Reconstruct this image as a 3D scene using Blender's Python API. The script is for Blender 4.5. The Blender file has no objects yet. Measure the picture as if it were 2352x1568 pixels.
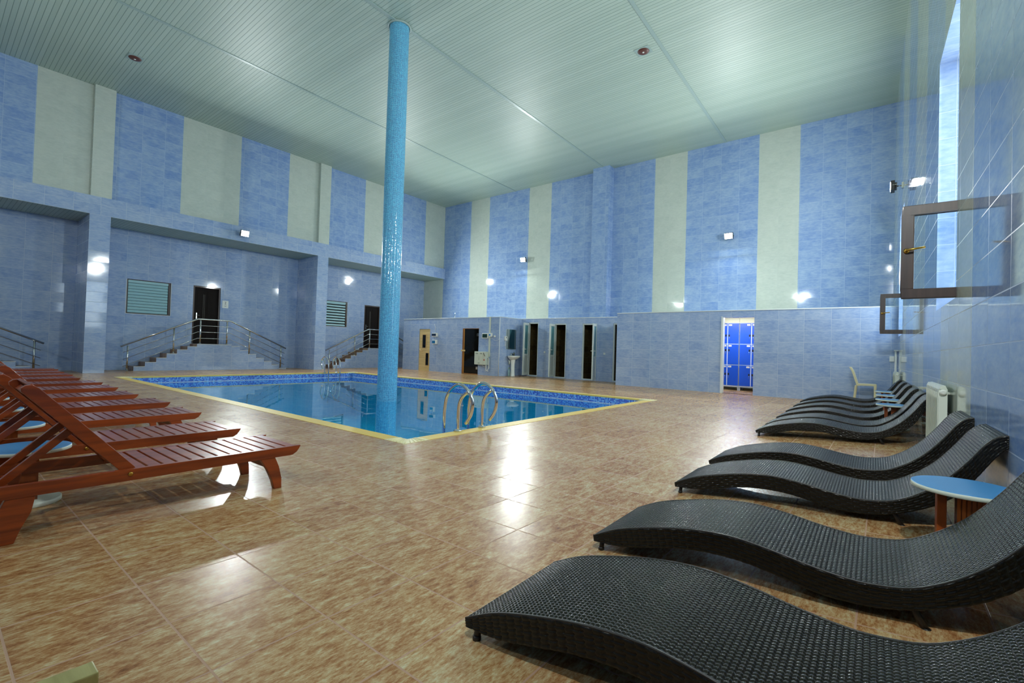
import bpy, bmesh, math, random
import numpy as np
from mathutils import Vector, Matrix
random.seed(7)
SC = bpy.context.scene
COL = SC.collection
PI = math.pi

# ------------------------------------------------------------------ helpers
def s2l(r, g, b):
    f = lambda c: (c/255/12.92) if c/255 <= .04045 else ((c/255+.055)/1.055)**2.4
    return (f(r), f(g), f(b), 1)

class NT:
    def __init__(self, name):
        self.m = bpy.data.materials.new(name); self.m.use_nodes = True
        self.t = self.m.node_tree; self.t.nodes.clear()
        self.out = self.n('ShaderNodeOutputMaterial')
    def n(self, typ, **kw):
        nd = self.t.nodes.new(typ)
        for k, v in kw.items():
            if k == 'inp':
                for a, b in v.items():
                    if hasattr(b, 'is_output'): self.t.links.new(b, nd.inputs[a])
                    else: nd.inputs[a].default_value = b
            else: setattr(nd, k, v)
        return nd
    def l(self, a, b): self.t.links.new(a, b)
    def math(self, op, a, b=0.0, c=None):
        nd = self.n('ShaderNodeMath', operation=op)
        for i, x in enumerate((a, b) if c is None else (a, b, c)):
            if hasattr(x, 'is_output'): self.l(x, nd.inputs[i])
            else: nd.inputs[i].default_value = x
        return nd.outputs[0]
    def mix(self, f, a, b, blend='MIX'):
        nd = self.n('ShaderNodeMix', data_type='RGBA', blend_type=blend)
        for i, x in ((0, f), (6, a), (7, b)):
            if hasattr(x, 'is_output'): self.l(x, nd.inputs[i])
            else: nd.inputs[i].default_value = x
        return nd.outputs[2]
    def ramp(self, f, stops):
        nd = self.n('ShaderNodeValToRGB')
        e = nd.color_ramp.elements
        while len(e) < len(stops): e.new(.5)
        for k, (p, c) in enumerate(stops): e[k].position = p; e[k].color = c
        self.l(f, nd.inputs[0]); return nd.outputs[0]
    def bsdf(self, color, rough=.5, metal=0, normal=None, spec=.5, coat=0, emit=None, es=0, ior=1.5):
        b = self.n('ShaderNodeBsdfPrincipled')
        for k, v in (('Base Color', color), ('Roughness', rough), ('Metallic', metal), ('Specular IOR Level', spec), ('Coat Weight', coat), ('IOR', ior)):
            if hasattr(v, 'is_output'): self.l(v, b.inputs[k])
            else: b.inputs[k].default_value = v
        if coat: b.inputs['Coat Roughness'].default_value = .06
        if normal is not None: self.l(normal, b.inputs['Normal'])
        if emit: b.inputs['Emission Color'].default_value = emit; b.inputs['Emission Strength'].default_value = es
        self.l(b.outputs[0], self.out.inputs[0]); return b

def simple(name, c, rough=.5, metal=0, coat=0, spec=.5):
    t = NT(name); t.bsdf(c, rough, metal, coat=coat, spec=spec); return t.m

def noise(t, vec, scale, detail=3, rough=.55, dist=0):
    return t.n('ShaderNodeTexNoise', inp={'Vector': vec, 'Scale': scale, 'Detail': detail, 'Roughness': rough, 'Distortion': dist}).outputs['Fac']

def mapped(t, src, sc=(1, 1, 1), loc=(0, 0, 0), rot=(0, 0, 0)):
    return t.n('ShaderNodeMapping', inp={'Vector': src, 'Scale': sc, 'Location': loc, 'Rotation': rot}).outputs[0]

def tile_mat(name, base, light, grout, w, h, off=(0, 0), mortar=.004, rough=.065, tilt=.012, streak=None, var=.25, kind='wall', spec=.5, rvar=.0):
    """glazed tiles from a UV map in metres; per-tile tone, grout, tiny per-tile tilt"""
    t = NT(name)
    uv = mapped(t, t.n('ShaderNodeUVMap').outputs[0], loc=(off[0], off[1], 0))
    br = t.n('ShaderNodeTexBrick', offset=0.0, squash=1.0, inp={'Vector': uv, 'Color1': (0, 0, 0, 1), 'Color2': (1, 1, 1, 1), 'Mortar': (.5, .5, .5, 1),
        'Scale': 1.0, 'Mortar Size': mortar, 'Mortar Smooth': .25, 'Bias': 0, 'Brick Width': w, 'Row Height': h})
    fac = br.outputs['Fac']; rnd = t.n('ShaderNodeSeparateColor', inp={0: br.outputs['Color']}).outputs[0]
    sep = t.n('ShaderNodeSeparateXYZ', inp={0: uv})
    cx = t.math('FLOOR', t.math('DIVIDE', sep.outputs[0], w)); cy = t.math('FLOOR', t.math('DIVIDE', sep.outputs[1], h))
    cell = t.n('ShaderNodeCombineXYZ', inp={0: cx, 1: cy, 2: 0.0}).outputs[0]
    wn = t.n('ShaderNodeTexWhiteNoise', noise_dimensions='3D', inp={'Vector': cell})
    shift = t.n('ShaderNodeVectorMath', operation='SCALE', inp={0: wn.outputs['Color'], 'Scale': 7.0}).outputs[0]
    puv = t.n('ShaderNodeVectorMath', operation='ADD', inp={0: uv, 1: shift}).outputs[0]
    if kind == 'wall':
        a = noise(t, mapped(t, puv, sc=(9, 26, 1), rot=(0, 0, .7)), 1.0, 4, .65)
        b = noise(t, puv, 3.2, 3)
        f = t.math('ADD', t.math('MULTIPLY', a, .75), t.math('MULTIPLY', b, .55))
        f = t.math('ADD', f, t.math('MULTIPLY', t.math('SUBTRACT', wn.outputs['Value'], .5), var))
        col = t.ramp(f, [(.38, base), (.92, light)])
    else:
        a = noise(t, mapped(t, puv, sc=streak), 1.0, 10, .78, .2)
        b = noise(t, mapped(t, puv, sc=tuple(x*.3 for x in streak)), 1.0, 4, .6)
        f = t.math('ADD', t.math('MULTIPLY', a, .7), t.math('MULTIPLY', b, .42))
        f = t.math('ADD', f, t.math('MULTIPLY', t.math('SUBTRACT', wn.outputs['Value'], .5), var))
        col = t.ramp(f, light)
    col = t.mix(fac, col, grout)
    nrm = t.n('ShaderNodeNewGeometry').outputs['Normal']
    tl = t.n('ShaderNodeVectorMath', operation='SCALE', inp={0: t.n('ShaderNodeVectorMath', operation='SUBTRACT', inp={0: wn.outputs['Color'], 1: (.5, .5, .5)}).outputs[0], 'Scale': tilt}).outputs[0]
    nn = t.n('ShaderNodeVectorMath', operation='NORMALIZE', inp={0: t.n('ShaderNodeVectorMath', operation='ADD', inp={0: nrm, 1: tl}).outputs[0]}).outputs[0]
    hgt = t.math('ADD', t.math('MULTIPLY', fac, -1.0), t.math('MULTIPLY', noise(t, puv, 2.2 if kind == 'wall' else 30, 1), .35 if kind == 'wall' else .12))
    bp = t.n('ShaderNodeBump', inp={'Strength': .5, 'Distance': .0016, 'Height': hgt, 'Normal': nn}).outputs[0]
    rg = t.math('ADD', rough, t.math('MULTIPLY', fac, .35))
    if kind != 'wall': rg = t.math('ADD', rg, t.math('MULTIPLY', a, rvar))
    t.bsdf(col, rg, normal=bp, spec=spec)
    return t.m

def mosaic_mat(name, stops, grout, s, mortar=.0022, rough=.12, tilt=.1):
    t = NT(name)
    uv = t.n('ShaderNodeUVMap').outputs[0]
    br = t.n('ShaderNodeTexBrick', offset=0.0, squash=1.0, inp={'Vector': uv, 'Scale': 1.0, 'Mortar Size': mortar, 'Mortar Smooth': .1, 'Brick Width': s, 'Row Height': s})
    sep = t.n('ShaderNodeSeparateXYZ', inp={0: uv})
    cell = t.n('ShaderNodeCombineXYZ', inp={0: t.math('FLOOR', t.math('DIVIDE', sep.outputs[0], s)), 1: t.math('FLOOR', t.math('DIVIDE', sep.outputs[1], s)), 2: 0.0}).outputs[0]
    wn = t.n('ShaderNodeTexWhiteNoise', noise_dimensions='3D', inp={'Vector': cell})
    col = t.mix(br.outputs['Fac'], t.ramp(wn.outputs['Value'], stops), grout)
    nrm = t.n('ShaderNodeNewGeometry').outputs['Normal']
    tl = t.n('ShaderNodeVectorMath', operation='SCALE', inp={0: t.n('ShaderNodeVectorMath', operation='SUBTRACT', inp={0: wn.outputs['Color'], 1: (.5, .5, .5)}).outputs[0], 'Scale': tilt}).outputs[0]
    nn = t.n('ShaderNodeVectorMath', operation='NORMALIZE', inp={0: t.n('ShaderNodeVectorMath', operation='ADD', inp={0: nrm, 1: tl}).outputs[0]}).outputs[0]
    t.bsdf(col, t.math('ADD', rough, t.math('MULTIPLY', br.outputs['Fac'], .4)), normal=nn)
    return t.m

def wood_mat(name, dark, light, axis=1, rough=.28, scale=1.0):
    t = NT(name)
    oc = t.n('ShaderNodeTexCoord').outputs['Object']
    sc = [22*scale]*3; sc[axis] = 1.6*scale
    oi = t.n('ShaderNodeObjectInfo').outputs['Random']
    v = t.n('ShaderNodeVectorMath', operation='ADD', inp={0: oc, 1: t.n('ShaderNodeCombineXYZ', inp={0: oi, 1: t.math('MULTIPLY', oi, 3.0), 2: oi}).outputs[0]}).outputs[0]
    f = noise(t, mapped(t, v, sc=tuple(sc)), 1.0, 5, .6, .4)
    col = t.ramp(f, [(.3, dark), (.72, light)])
    col = t.mix(t.math('MULTIPLY', oi, .55), col, t.mix(1.0, col, (.62, .48, .5, 1), 'MULTIPLY'))
    t.bsdf(col, rough, normal=t.n('ShaderNodeBump', inp={'Strength': .12, 'Distance': .002, 'Height': f}).outputs[0], coat=.25)
    return t.m

class MB:
    """mesh collector: boxes, tubes, lathes, sheets -> one mesh object with UVs in metres"""
    def __init__(self): self.v = []; self.f = []; self.m = []; self.u = []; self.s = []
    def face(self, pts, m=0, uv=None, smooth=False, uvo=(0, 0)):
        i = len(self.v); pts = [Vector(p) for p in pts]
        self.v += pts; self.f.append(list(range(i, i+len(pts)))); self.m.append(m); self.s.append(smooth)
        if uv is None:
            n = (pts[1]-pts[0]).cross(pts[2]-pts[0]); a = [abs(c) for c in n]; k = a.index(max(a))
            uv = [((p.y, p.z), (p.x, p.z), (p.x, p.y))[k] for p in pts]
        self.u.append([(a+uvo[0], b+uvo[1]) for a, b in uv])
    def box(self, lo, hi, m=0, M=None, skip=(), uvo=(0, 0)):
        x0, y0, z0 = lo; x1, y1, z1 = hi
        c = [Vector(p) for p in ((x0, y0, z0), (x1, y0, z0), (x1, y1, z0), (x0, y1, z0), (x0, y0, z1), (x1, y0, z1), (x1, y1, z1), (x0, y1, z1))]
        if M is not None: c = [M @ p for p in c]
        for k, q in (('-z', (0, 3, 2, 1)), ('+z', (4, 5, 6, 7)), ('-y', (0, 1, 5, 4)), ('+x', (1, 2, 6, 5)), ('+y', (2, 3, 7, 6)), ('-x', (3, 0, 4, 7))):
            if k not in skip: self.face([c[i] for i in q], m, uvo=uvo)
    def prism(self, poly, axis, a, b, m=0, smooth=False):
        def P(p, t): return {'x': (t, p[0], p[1]), 'y': (p[0], t, p[1]), 'z': (p[0], p[1], t)}[axis]
        self.face([P(p, a) for p in poly][::-1], m); self.face([P(p, b) for p in poly], m)
        for i in range(len(poly)):
            p, q = poly[i], poly[(i+1) % len(poly)]
            self.face([P(p, a), P(q, a), P(q, b), P(p, b)], m, smooth=smooth)
    def tube(self, path, r, n=10, m=0, cap=True):
        path = [Vector(p) for p in path]; rings = []
        up = Vector((0, 0, 1)); prev = None
        for i, p in enumerate(path):
            d = (path[min(i+1, len(path)-1)]-path[max(i-1, 0)]).normalized()
            if prev is None:
                a = d.cross(up if abs(d.z) < .95 else Vector((1, 0, 0))).normalized()
            else: a = (prev - d*prev.dot(d)).normalized()
            prev = a; b = d.cross(a)
            rr = r[i] if isinstance(r, (list, tuple)) else r
            rings.append([p+a*math.cos(2*PI*k/n)*rr+b*math.sin(2*PI*k/n)*rr for k in range(n)])
        for i in range(len(rings)-1):
            for k in range(n):
                self.face([rings[i][k], rings[i][(k+1) % n], rings[i+1][(k+1) % n], rings[i+1][k]], m, smooth=True)
        if cap: self.face(rings[0][::-1], m); self.face(rings[-1], m)
    def lathe(self, prof, c=(0, 0, 0), n=24, m=0, R=None, capb=True, capt=True):
        rings = []
        for r, z in prof:
            ring = []
            for k in range(n):
                p = Vector((r*math.cos(2*PI*k/n), r*math.sin(2*PI*k/n), z))
                if R is not None: p = R @ p
                ring.append(p+Vector(c))
            rings.append(ring)
        for i in range(len(rings)-1):
            for k in range(n): self.face([rings[i][k], rings[i][(k+1) % n], rings[i+1][(k+1) % n], rings[i+1][k]], m, smooth=True)
        if capb: self.face(rings[0][::-1], m)
        if capt: self.face(rings[-1], m)
    def grid(self, P, m=0, uv=None):
        for i in range(len(P)-1):
            for j in range(len(P[0])-1):
                self.face([P[i][j], P[i+1][j], P[i+1][j+1], P[i][j+1]], m, smooth=True,
                          uv=None if uv is None else [uv[i][j], uv[i+1][j], uv[i+1][j+1], uv[i][j+1]])
    def wall(self, plane, at, u0, u1, v0, v1, holes=(), m=0, flip=False, uvo=(0, 0), mats=None, depth=0, rm=None):
        """vertical sheet on plane x=at or y=at with rectangular holes (ua,ub,va,vb); mats: list of (u_edge, material) bands; depth: reveal"""
        us = sorted({u0, u1, *[h[k] for h in holes for k in (0, 1)], *([b[0] for b in mats] if mats else [])})
        us = [u for u in us if u0 <= u <= u1]
        vs = sorted({v0, v1, *[h[k] for h in holes for k in (2, 3)]}); vs = [v for v in vs if v0 <= v <= v1]
        P = (lambda u, v: (at, u, v)) if plane == 'x' else (lambda u, v: (u, at, v))
        for a, b in zip(us, us[1:]):
            for c, d in zip(vs, vs[1:]):
                cu, cv = (a+b)/2, (c+d)/2
                if any(h[0] < cu < h[1] and h[2] < cv < h[3] for h in holes): continue
                mm = m
                if mats:
                    for e, k in mats:
                        if cu > e: mm = k
                q = [P(a, c), P(b, c), P(b, d), P(a, d)]
                self.face(q[::-1] if flip else q, mm, uvo=uvo)
        if depth:
            for ua, ub, va, vb in holes:
                Q = (lambda u, v, t: (at+t, u, v)) if plane == 'x' else (lambda u, v, t: (u, at+t, v))
                for (p, q) in (((ua, va), (ua, vb)), ((ub, va), (ub, vb)), ((ua, vb), (ub, vb)), ((ua, va), (ub, va))):
                    self.face([Q(*p, 0), Q(*q, 0), Q(*q, depth), Q(*p, depth)], m if rm is None else rm, uvo=uvo)
    def build(self, name, mats, parent=None, bevel=0, weld=False, seg=2):
        me = bpy.data.meshes.new(name)
        me.from_pydata([tuple(v) for v in self.v], [], self.f)
        for mt in (mats if isinstance(mats, (list, tuple)) else [mats]): me.materials.append(mt)
        me.polygons.foreach_set('material_index', self.m); me.polygons.foreach_set('use_smooth', self.s)
        ul = me.uv_layers.new(name='UVMap')
        flat = [c for f in self.u for p in f for c in p]
        ul.data.foreach_set('uv', flat)
        if bevel or weld or any(self.s):
            bm = bmesh.new(); bm.from_mesh(me)
            bmesh.ops.remove_doubles(bm, verts=bm.verts, dist=1e-5)
            bmesh.ops.recalc_face_normals(bm, faces=bm.faces)
            if bevel:
                es = [e for e in bm.edges if len(e.link_faces) == 2 and e.calc_face_angle(0) > .5]
                bmesh.ops.bevel(bm, geom=es, offset=bevel, segments=seg, affect='EDGES', profile=.6, clamp_overlap=True)
            bm.to_mesh(me); bm.free()
        me.update()
        o = bpy.data.objects.new(name, me); COL.objects.link(o)
        if parent is not None: o.parent = parent
        return o

def tag(o, label, cat, group=None, kind=None):
    if label: o['label'] = label
    if cat: o['category'] = cat
    if group: o['group'] = group
    if kind: o['kind'] = kind
    return o
def empty(name, loc, rz=0):
    o = bpy.data.objects.new(name, None); COL.objects.link(o); o.location = loc; o.rotation_euler = (0, 0, rz); o.empty_display_size = .1; return o
def copy_tree(o, parent=None):
    c = o.copy(); COL.objects.link(c); c.parent = parent
    for ch in list(o.children): copy_tree(ch, c)
    return c
def spline(pts, n):
    """Catmull-Rom through pts, resampled to n+1 even steps of arc length"""
    P = [np.array(p, float) for p in pts]; P = [2*P[0]-P[1]]+P+[2*P[-1]-P[-2]]; out = []
    for i in range(1, len(P)-2):
        for t in np.linspace(0, 1, 24, endpoint=False):
            a, b, c, d = P[i-1:i+3]
            out.append(.5*((2*b)+(c-a)*t+(2*a-5*b+4*c-d)*t*t+(3*b-a-3*c+d)*t**3))
    out.append(P[-2]); out = np.array(out)
    s = np.r_[0, np.cumsum(np.linalg.norm(np.diff(out, axis=0), axis=1))]
    q = np.linspace(0, s[-1], n+1)
    return np.stack([np.interp(q, s, out[:, k]) for k in range(out.shape[1])], 1), s[-1]
def text_mesh(txt, size, depth=.0006):
    cu = bpy.data.curves.new('lettering', 'FONT'); cu.body = txt; cu.size = size; cu.align_x = 'CENTER'; cu.align_y = 'CENTER'; cu.extrude = depth
    o = bpy.data.objects.new('lettering', cu)
    me = bpy.data.meshes.new_from_object(o)
    bpy.data.objects.remove(o); return me
def add_text(mb, txt, size, M, m):
    me = text_mesh(txt, size)
    for p in me.polygons: mb.face([M @ me.vertices[i].co for i in p.vertices], m)

# ------------------------------------------------------------------ materials
TW, TH = .556, .279
GR = s2l(178, 190, 205)
blue = tile_mat('blue_wall_tile', s2l(124, 151, 197), s2l(176, 191, 212), GR, TW, TH, var=.12)
blue_dark = tile_mat('deep_blue_wall_tile', s2l(104, 137, 194), s2l(161, 183, 210), s2l(160, 180, 208), TW, TH, var=.12)
white = tile_mat('pale_wall_tile', s2l(176, 186, 178), s2l(196, 204, 194), s2l(182, 190, 182), TW, TH, var=.08)
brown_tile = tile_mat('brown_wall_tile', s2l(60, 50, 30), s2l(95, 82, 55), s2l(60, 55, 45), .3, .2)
FS = .3795
floor_m = tile_mat('floor_tile', None, [(.35, s2l(84, 48, 24)), (.44, s2l(136, 88, 48)), (.52, s2l(162, 117, 74)), (.60, s2l(184, 152, 108)), (.71, s2l(200, 190, 154))],
                   s2l(178, 142, 118), FS, FS, off=(1.965-.0, -.588), mortar=.0038, rough=.27, tilt=.018, streak=(95, 30, 1), var=.05, kind='floor', spec=.34)
stair_tile = tile_mat('stair_tile', None, [(.36, s2l(104, 70, 44)), (.54, s2l(156, 114, 76)), (.75, s2l(190, 156, 118))], s2l(150, 120, 100), FS, FS, rough=.2, streak=(30, 10, 1), kind='floor')
col_m = mosaic_mat('turquoise_mosaic', [(0, s2l(8, 100, 162)), (.5, s2l(22, 132, 188)), (1, s2l(60, 164, 208))], s2l(146, 206, 222), .0205, .0021)
band_m = mosaic_mat('royal_blue_mosaic', [(0, s2l(20, 44, 160)), (.45, s2l(34, 70, 196)), (.55, s2l(70, 130, 216)), (1, s2l(120, 176, 226))], s2l(150, 190, 225), .03, .002)
pool_m = tile_mat('pool_tile', s2l(24, 178, 218), s2l(60, 198, 228), s2l(110, 214, 234), .15, .15, mortar=.003, var=.1)
steel = simple('polished_steel', s2l(205, 205, 200), .16, 1)
chrome = simple('chrome', s2l(225, 225, 222), .07, 1)
brass = simple('brass', s2l(190, 150, 70), .25, 1)
black_p = simple('black_plastic', s2l(16, 16, 16), .4)
white_p = simple('white_plastic', s2l(222, 226, 220), .35)
cream_p = simple('cream_plastic', s2l(226, 216, 172), .35)
grey_p = simple('grey_plastic', s2l(196, 204, 190), .4)
upvc = simple('white_upvc', s2l(205, 214, 210), .25)
frame_br = wood_mat('brown_frame', s2l(46, 31, 26), s2l(72, 50, 41), 2, .4)
door_dark = simple('dark_door', s2l(20, 12, 9), .6, spec=.15)
pine = wood_mat('pale_pine', s2l(196, 166, 108), s2l(222, 196, 138), 0, .35)
amber = wood_mat('amber_timber', s2l(110, 66, 18), s2l(160, 104, 36), 2, .35)
redwood = wood_mat('red_brown_wood', s2l(108, 42, 14), s2l(168, 76, 26), 1, .3)
tablewood = wood_mat('orange_wood', s2l(126, 58, 18), s2l(176, 92, 34), 2, .35)
blue_lam = simple('blue_laminate', s2l(72, 140, 196), .3)
pale_edge = simple('pale_edge_band', s2l(214, 222, 210), .4)
yellow_edge = simple('yellow_edge_band', s2l(206, 168, 64), .4)
rad_m = simple('radiator_enamel', s2l(214, 220, 210), .3)
locker_b = simple('blue_locker_paint', s2l(8, 78, 205), .35)
locker_f = simple('pale_locker_frame', s2l(200, 214, 236), .4)
cer = simple('white_ceramic', s2l(228, 232, 226), .12)
red_p = simple('red_plastic', s2l(190, 40, 40), .4)
dkblue_glass = simple('dark_blue_cover', s2l(24, 44, 70), .15)
blue_cov = simple('blue_cover', s2l(40, 110, 160), .2)
txt_m = simple('print', s2l(60, 60, 60), .6)
red_t = simple('red_print', s2l(190, 60, 60), .6)
mirror_m = simple('mirror_silver', s2l(200, 210, 210), .02, 1)
dark_glass = simple('dark_glass', s2l(12, 12, 10), .06, spec=.3)
frost = simple('frosted_pane', s2l(92, 140, 148), .3)
teal_slat = simple('teal_shutter', s2l(142, 186, 194), .35)
dark_gap = simple('dark_void', s2l(10, 14, 14), .8)
trim_m = simple('pale_trim', s2l(210, 216, 214), .35)
joint_m = simple('ceiling_strip', s2l(150, 170, 166), .35)
speaker_m = simple('brown_speaker', s2l(84, 40, 30), .45)
bottle_m = simple('bottle', s2l(120, 150, 150), .15)
green_p = simple('green_plastic', s2l(120, 150, 50), .4)
plank_m = wood_mat('pale_plank', s2l(150, 146, 84), s2l(184, 180, 116), 0, .5)
hood_m = simple('soap_dispenser', s2l(70, 76, 70), .3)

def wicker():
    t = NT('dark_wicker')
    oc = t.n('ShaderNodeTexCoord').outputs['Object']
    f = noise(t, oc, 90, 2)
    col = t.ramp(f, [(.3, s2l(12, 11, 8)), (.7, s2l(27, 24, 18))])
    t.bsdf(col, .21, spec=.27)
    return t.m
wick = wicker()
wick_side = simple('dark_wicker_frame', s2l(24, 19, 15), .38)

def ceiling_mat():
    t = NT('ceiling_slats')
    uv = t.n('ShaderNodeUVMap').outputs[0]
    y = t.n('ShaderNodeSeparateXYZ', inp={0: uv}).outputs[1]
    fr = t.math('FRACT', t.math('DIVIDE', y, .0875))
    d = t.math('ABSOLUTE', t.math('SUBTRACT', fr, .5))           # .5 at the slat edges
    g = t.math('GREATER_THAN', d, .44)
    hgt = t.math('SUBTRACT', t.math('MULTIPLY', t.math('POWER', t.math('MULTIPLY', d, 2.0), 4.0), -.35), t.math('MULTIPLY', g, .8))
    row = t.math('FLOOR', t.math('DIVIDE', y, .0875))
    wn = t.n('ShaderNodeTexWhiteNoise', noise_dimensions='1D', inp={'W': row}).outputs['Value']
    base = t.mix(wn, s2l(164, 182, 171), s2l(172, 189, 178))
    col = t.mix(g, base, s2l(120, 140, 132))
    nrm = t.n('ShaderNodeBump', inp={'Strength': .6, 'Distance': .006, 'Height': hgt}).outputs[0]
    t.bsdf(col, .46, normal=nrm, spec=.4)
    return t.m
ceil_m = ceiling_mat()

def grate_mat(name, c):
    t = NT(name)
    uv = t.n('ShaderNodeUVMap').outputs[0]
    s = t.n('ShaderNodeSeparateXYZ', inp={0: uv})
    fr = t.math('FRACT', t.math('DIVIDE', t.math('ADD', s.outputs[0], 0.0), .028))
    g = t.math('GREATER_THAN', fr, .78)
    col = t.mix(g, c, tuple(x*.55 for x in c[:3])+(1,))
    t.bsdf(col, .45, normal=t.n('ShaderNodeBump', inp={'Strength': .5, 'Distance': .004, 'Height': t.math('MULTIPLY', g, -1.0)}).outputs[0])
    return t.m
grate_y = grate_mat('yellow_grating', s2l(226, 196, 100))
grate_c = simple('cream_grating', s2l(222, 214, 168), .45)

def schlick(t, f0, nrm=None):
    g = t.n('ShaderNodeNewGeometry')
    d = t.n('ShaderNodeVectorMath', operation='DOT_PRODUCT', inp={0: g.outputs['Incoming'], 1: nrm if nrm is not None else g.outputs['Normal']}).outputs['Value']
    c = t.math('POWER', t.math('SUBTRACT', 1.0, t.math('MINIMUM', t.math('ABSOLUTE', d), 1.0)), 5.0)
    return t.math('ADD', f0, t.math('MULTIPLY', c, 1-f0))

def water_mat():
    t = NT('pool_water')
    oc = t.n('ShaderNodeTexCoord').outputs['Object']
    hgt = t.math('ADD', noise(t, oc, 1.6, 2), t.math('MULTIPLY', noise(t, oc, 7, 2), .15))
    nrm = t.n('ShaderNodeBump', inp={'Strength': .02, 'Distance': .05, 'Height': hgt}).outputs[0]
    fr = schlick(t, .02, nrm)
    tr = t.n('ShaderNodeBsdfTransparent', inp={'Color': (.4, .87, .97, 1)}).outputs[0]
    gl = t.n('ShaderNodeBsdfGlossy', inp={'Color': (.9, .97, 1, 1), 'Roughness': .012, 'Normal': nrm}).outputs[0]
    t.l(t.n('ShaderNodeMixShader', inp={0: fr, 1: tr, 2: gl}).outputs[0], t.out.inputs[0])
    return t.m
water_m = water_mat()

def glass_mat(name, c, ior=1.45):
    t = NT(name)
    fr = schlick(t, .05)
    tr = t.n('ShaderNodeBsdfTransparent', inp={'Color': c}).outputs[0]
    gl = t.n('ShaderNodeBsdfGlossy', inp={'Roughness': .01}).outputs[0]
    t.l(t.n('ShaderNodeMixShader', inp={0: fr, 1: tr, 2: gl}).outputs[0], t.out.inputs[0])
    return t.m
glass_w = glass_mat('window_glass', (.9, .95, .96, 1))
glass_amber = glass_mat('amber_glass', (.28, .2, .12, 1))

def lamp_mat(strength, c=(.93, 1.0, .97, 1)):
    t = NT('lamp_lens')
    e = t.n('ShaderNodeEmission', inp={'Color': c, 'Strength': strength}).outputs[0]
    t.l(e, t.out.inputs[0]); return t.m

# ------------------------------------------------------------------ layout numbers
ZC = 7.9                      # ceiling
XL, XR_, XU = -17.0, -18.5, -17.12   # left: pillar face, recess wall, upper wall
YB = 16.03                    # back wall
Y0 = -3.3                     # wall behind the camera
WX = lambda y: .60-.0272*y    # right wall, slightly out of square
RAMP = 1.65
def FZ(x, y):                 # the deck rises gently towards the right wall
    return max(0.0, .06*(x-(WX(y)-RAMP)))

# ------------------------------------------------------------------ floor
PX0, PX1, PY0, PY1 = -15.05, -4.01, 3.31, 9.80     # water edge
OX0, OX1, OY0, OY1 = -15.23, -3.83, 3.13, 9.98     # outer edge of grating
fl = MB()
def fq(x0, x1, y0, y1): fl.face([(x0, y0, 0), (x1, y0, 0), (x1, y1, 0), (x0, y1, 0)])
fq(-18.5, OX0, Y0, YB); fq(OX0, OX1, Y0, OY0); fq(OX0, OX1, OY1, YB)
ys = np.linspace(Y0, YB, 20)
for a, b in zip(ys, ys[1:]):
    ra, rb = WX(a)-RAMP, WX(b)-RAMP
    fl.face([(OX1, a, 0), (ra, a, 0), (rb, b, 0), (OX1, b, 0)])
    fl.face([(ra, a, 0), (WX(a), a, .06*RAMP), (WX(b), b, .06*RAMP), (rb, b, 0)])
tag(fl.build('floor', floor_m), 'brown mottled glossy tile floor around the pool', 'floor', kind='structure')

# pool basin
pb = MB()
zb1 = -.156; zb2 = -.166; zb3 = -.33; zp = -1.45
def ring(z0, z1, m):
    for (a, b) in (((PX0, PY0), (PX1, PY0)), ((PX1, PY0), (PX1, PY1)), ((PX1, PY1), (PX0, PY1)), ((PX0, PY1), (PX0, PY0))):
        pb.face([(*b, z0), (*a, z0), (*a, z1), (*b, z1)], m)
ring(zb1, 0.0, 0); ring(zb2, zb1, 2); ring(zb3, zb2, 0); ring(zp, zb3, 1)
pb.face([(PX0, PY0, zp), (PX1, PY0, zp), (PX1, PY1, zp), (PX0, PY1, zp)], 1)
for (x0, x1, y0, y1) in ((OX0, PX0, OY0, OY1), (PX1, OX1, OY0, OY1), (PX0, PX1, OY0, PY0), (PX0, PX1, PY1, OY1)):   # gutter bed under the grating
    pb.face([(x0, y0, -.03), (x1, y0, -.03), (x1, y1, -.03), (x0, y1, -.03)], 1)
tag(pb.build('pool_basin', [band_m, pool_m, trim_m]), 'tiled swimming pool basin with dark blue mosaic band at the waterline', 'pool', kind='structure')
wt = MB(); wt.face([(PX0, PY0, -.17), (PX1, PY0, -.17), (PX1, PY1, -.17), (PX0, PY1, -.17)])
tag(wt.build('pool_water', water_m), 'clear turquoise water filling the pool', 'water', kind='structure')

# overflow gratings and their corner pieces
CL = .34
def grating(name, lo, hi, label, axis):
    g = MB(); (x0, y0), (x1, y1) = lo, hi
    g.box((x0, y0, -.028), (x1, y1, .004))
    if axis == 'y':
        g.u = [[(b, a) for a, b in f] for f in g.u]
    tag(g.build(name, grate_y), label, 'grating', 'yellow overflow gratings round the pool')
grating('pool_grating', (OX0+CL, OY0), (OX1-CL, PY0+.006), 'yellow grating strip on the pool edge beside the wooden loungers', 'x')
grating('pool_grating', (PX1-.006, OY0+CL), (OX1, OY1-CL), 'yellow grating strip on the pool edge beside the black wicker chaises', 'y')
grating('pool_grating', (OX0+CL, PY1-.006), (OX1-CL, OY1), 'yellow grating strip on the pool edge facing the washbasin and sauna doors', 'x')
grating('pool_grating', (OX0, OY0+CL), (PX0+.006, OY1-CL), 'yellow grating strip on the pool edge facing the staircases', 'y')
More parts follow.
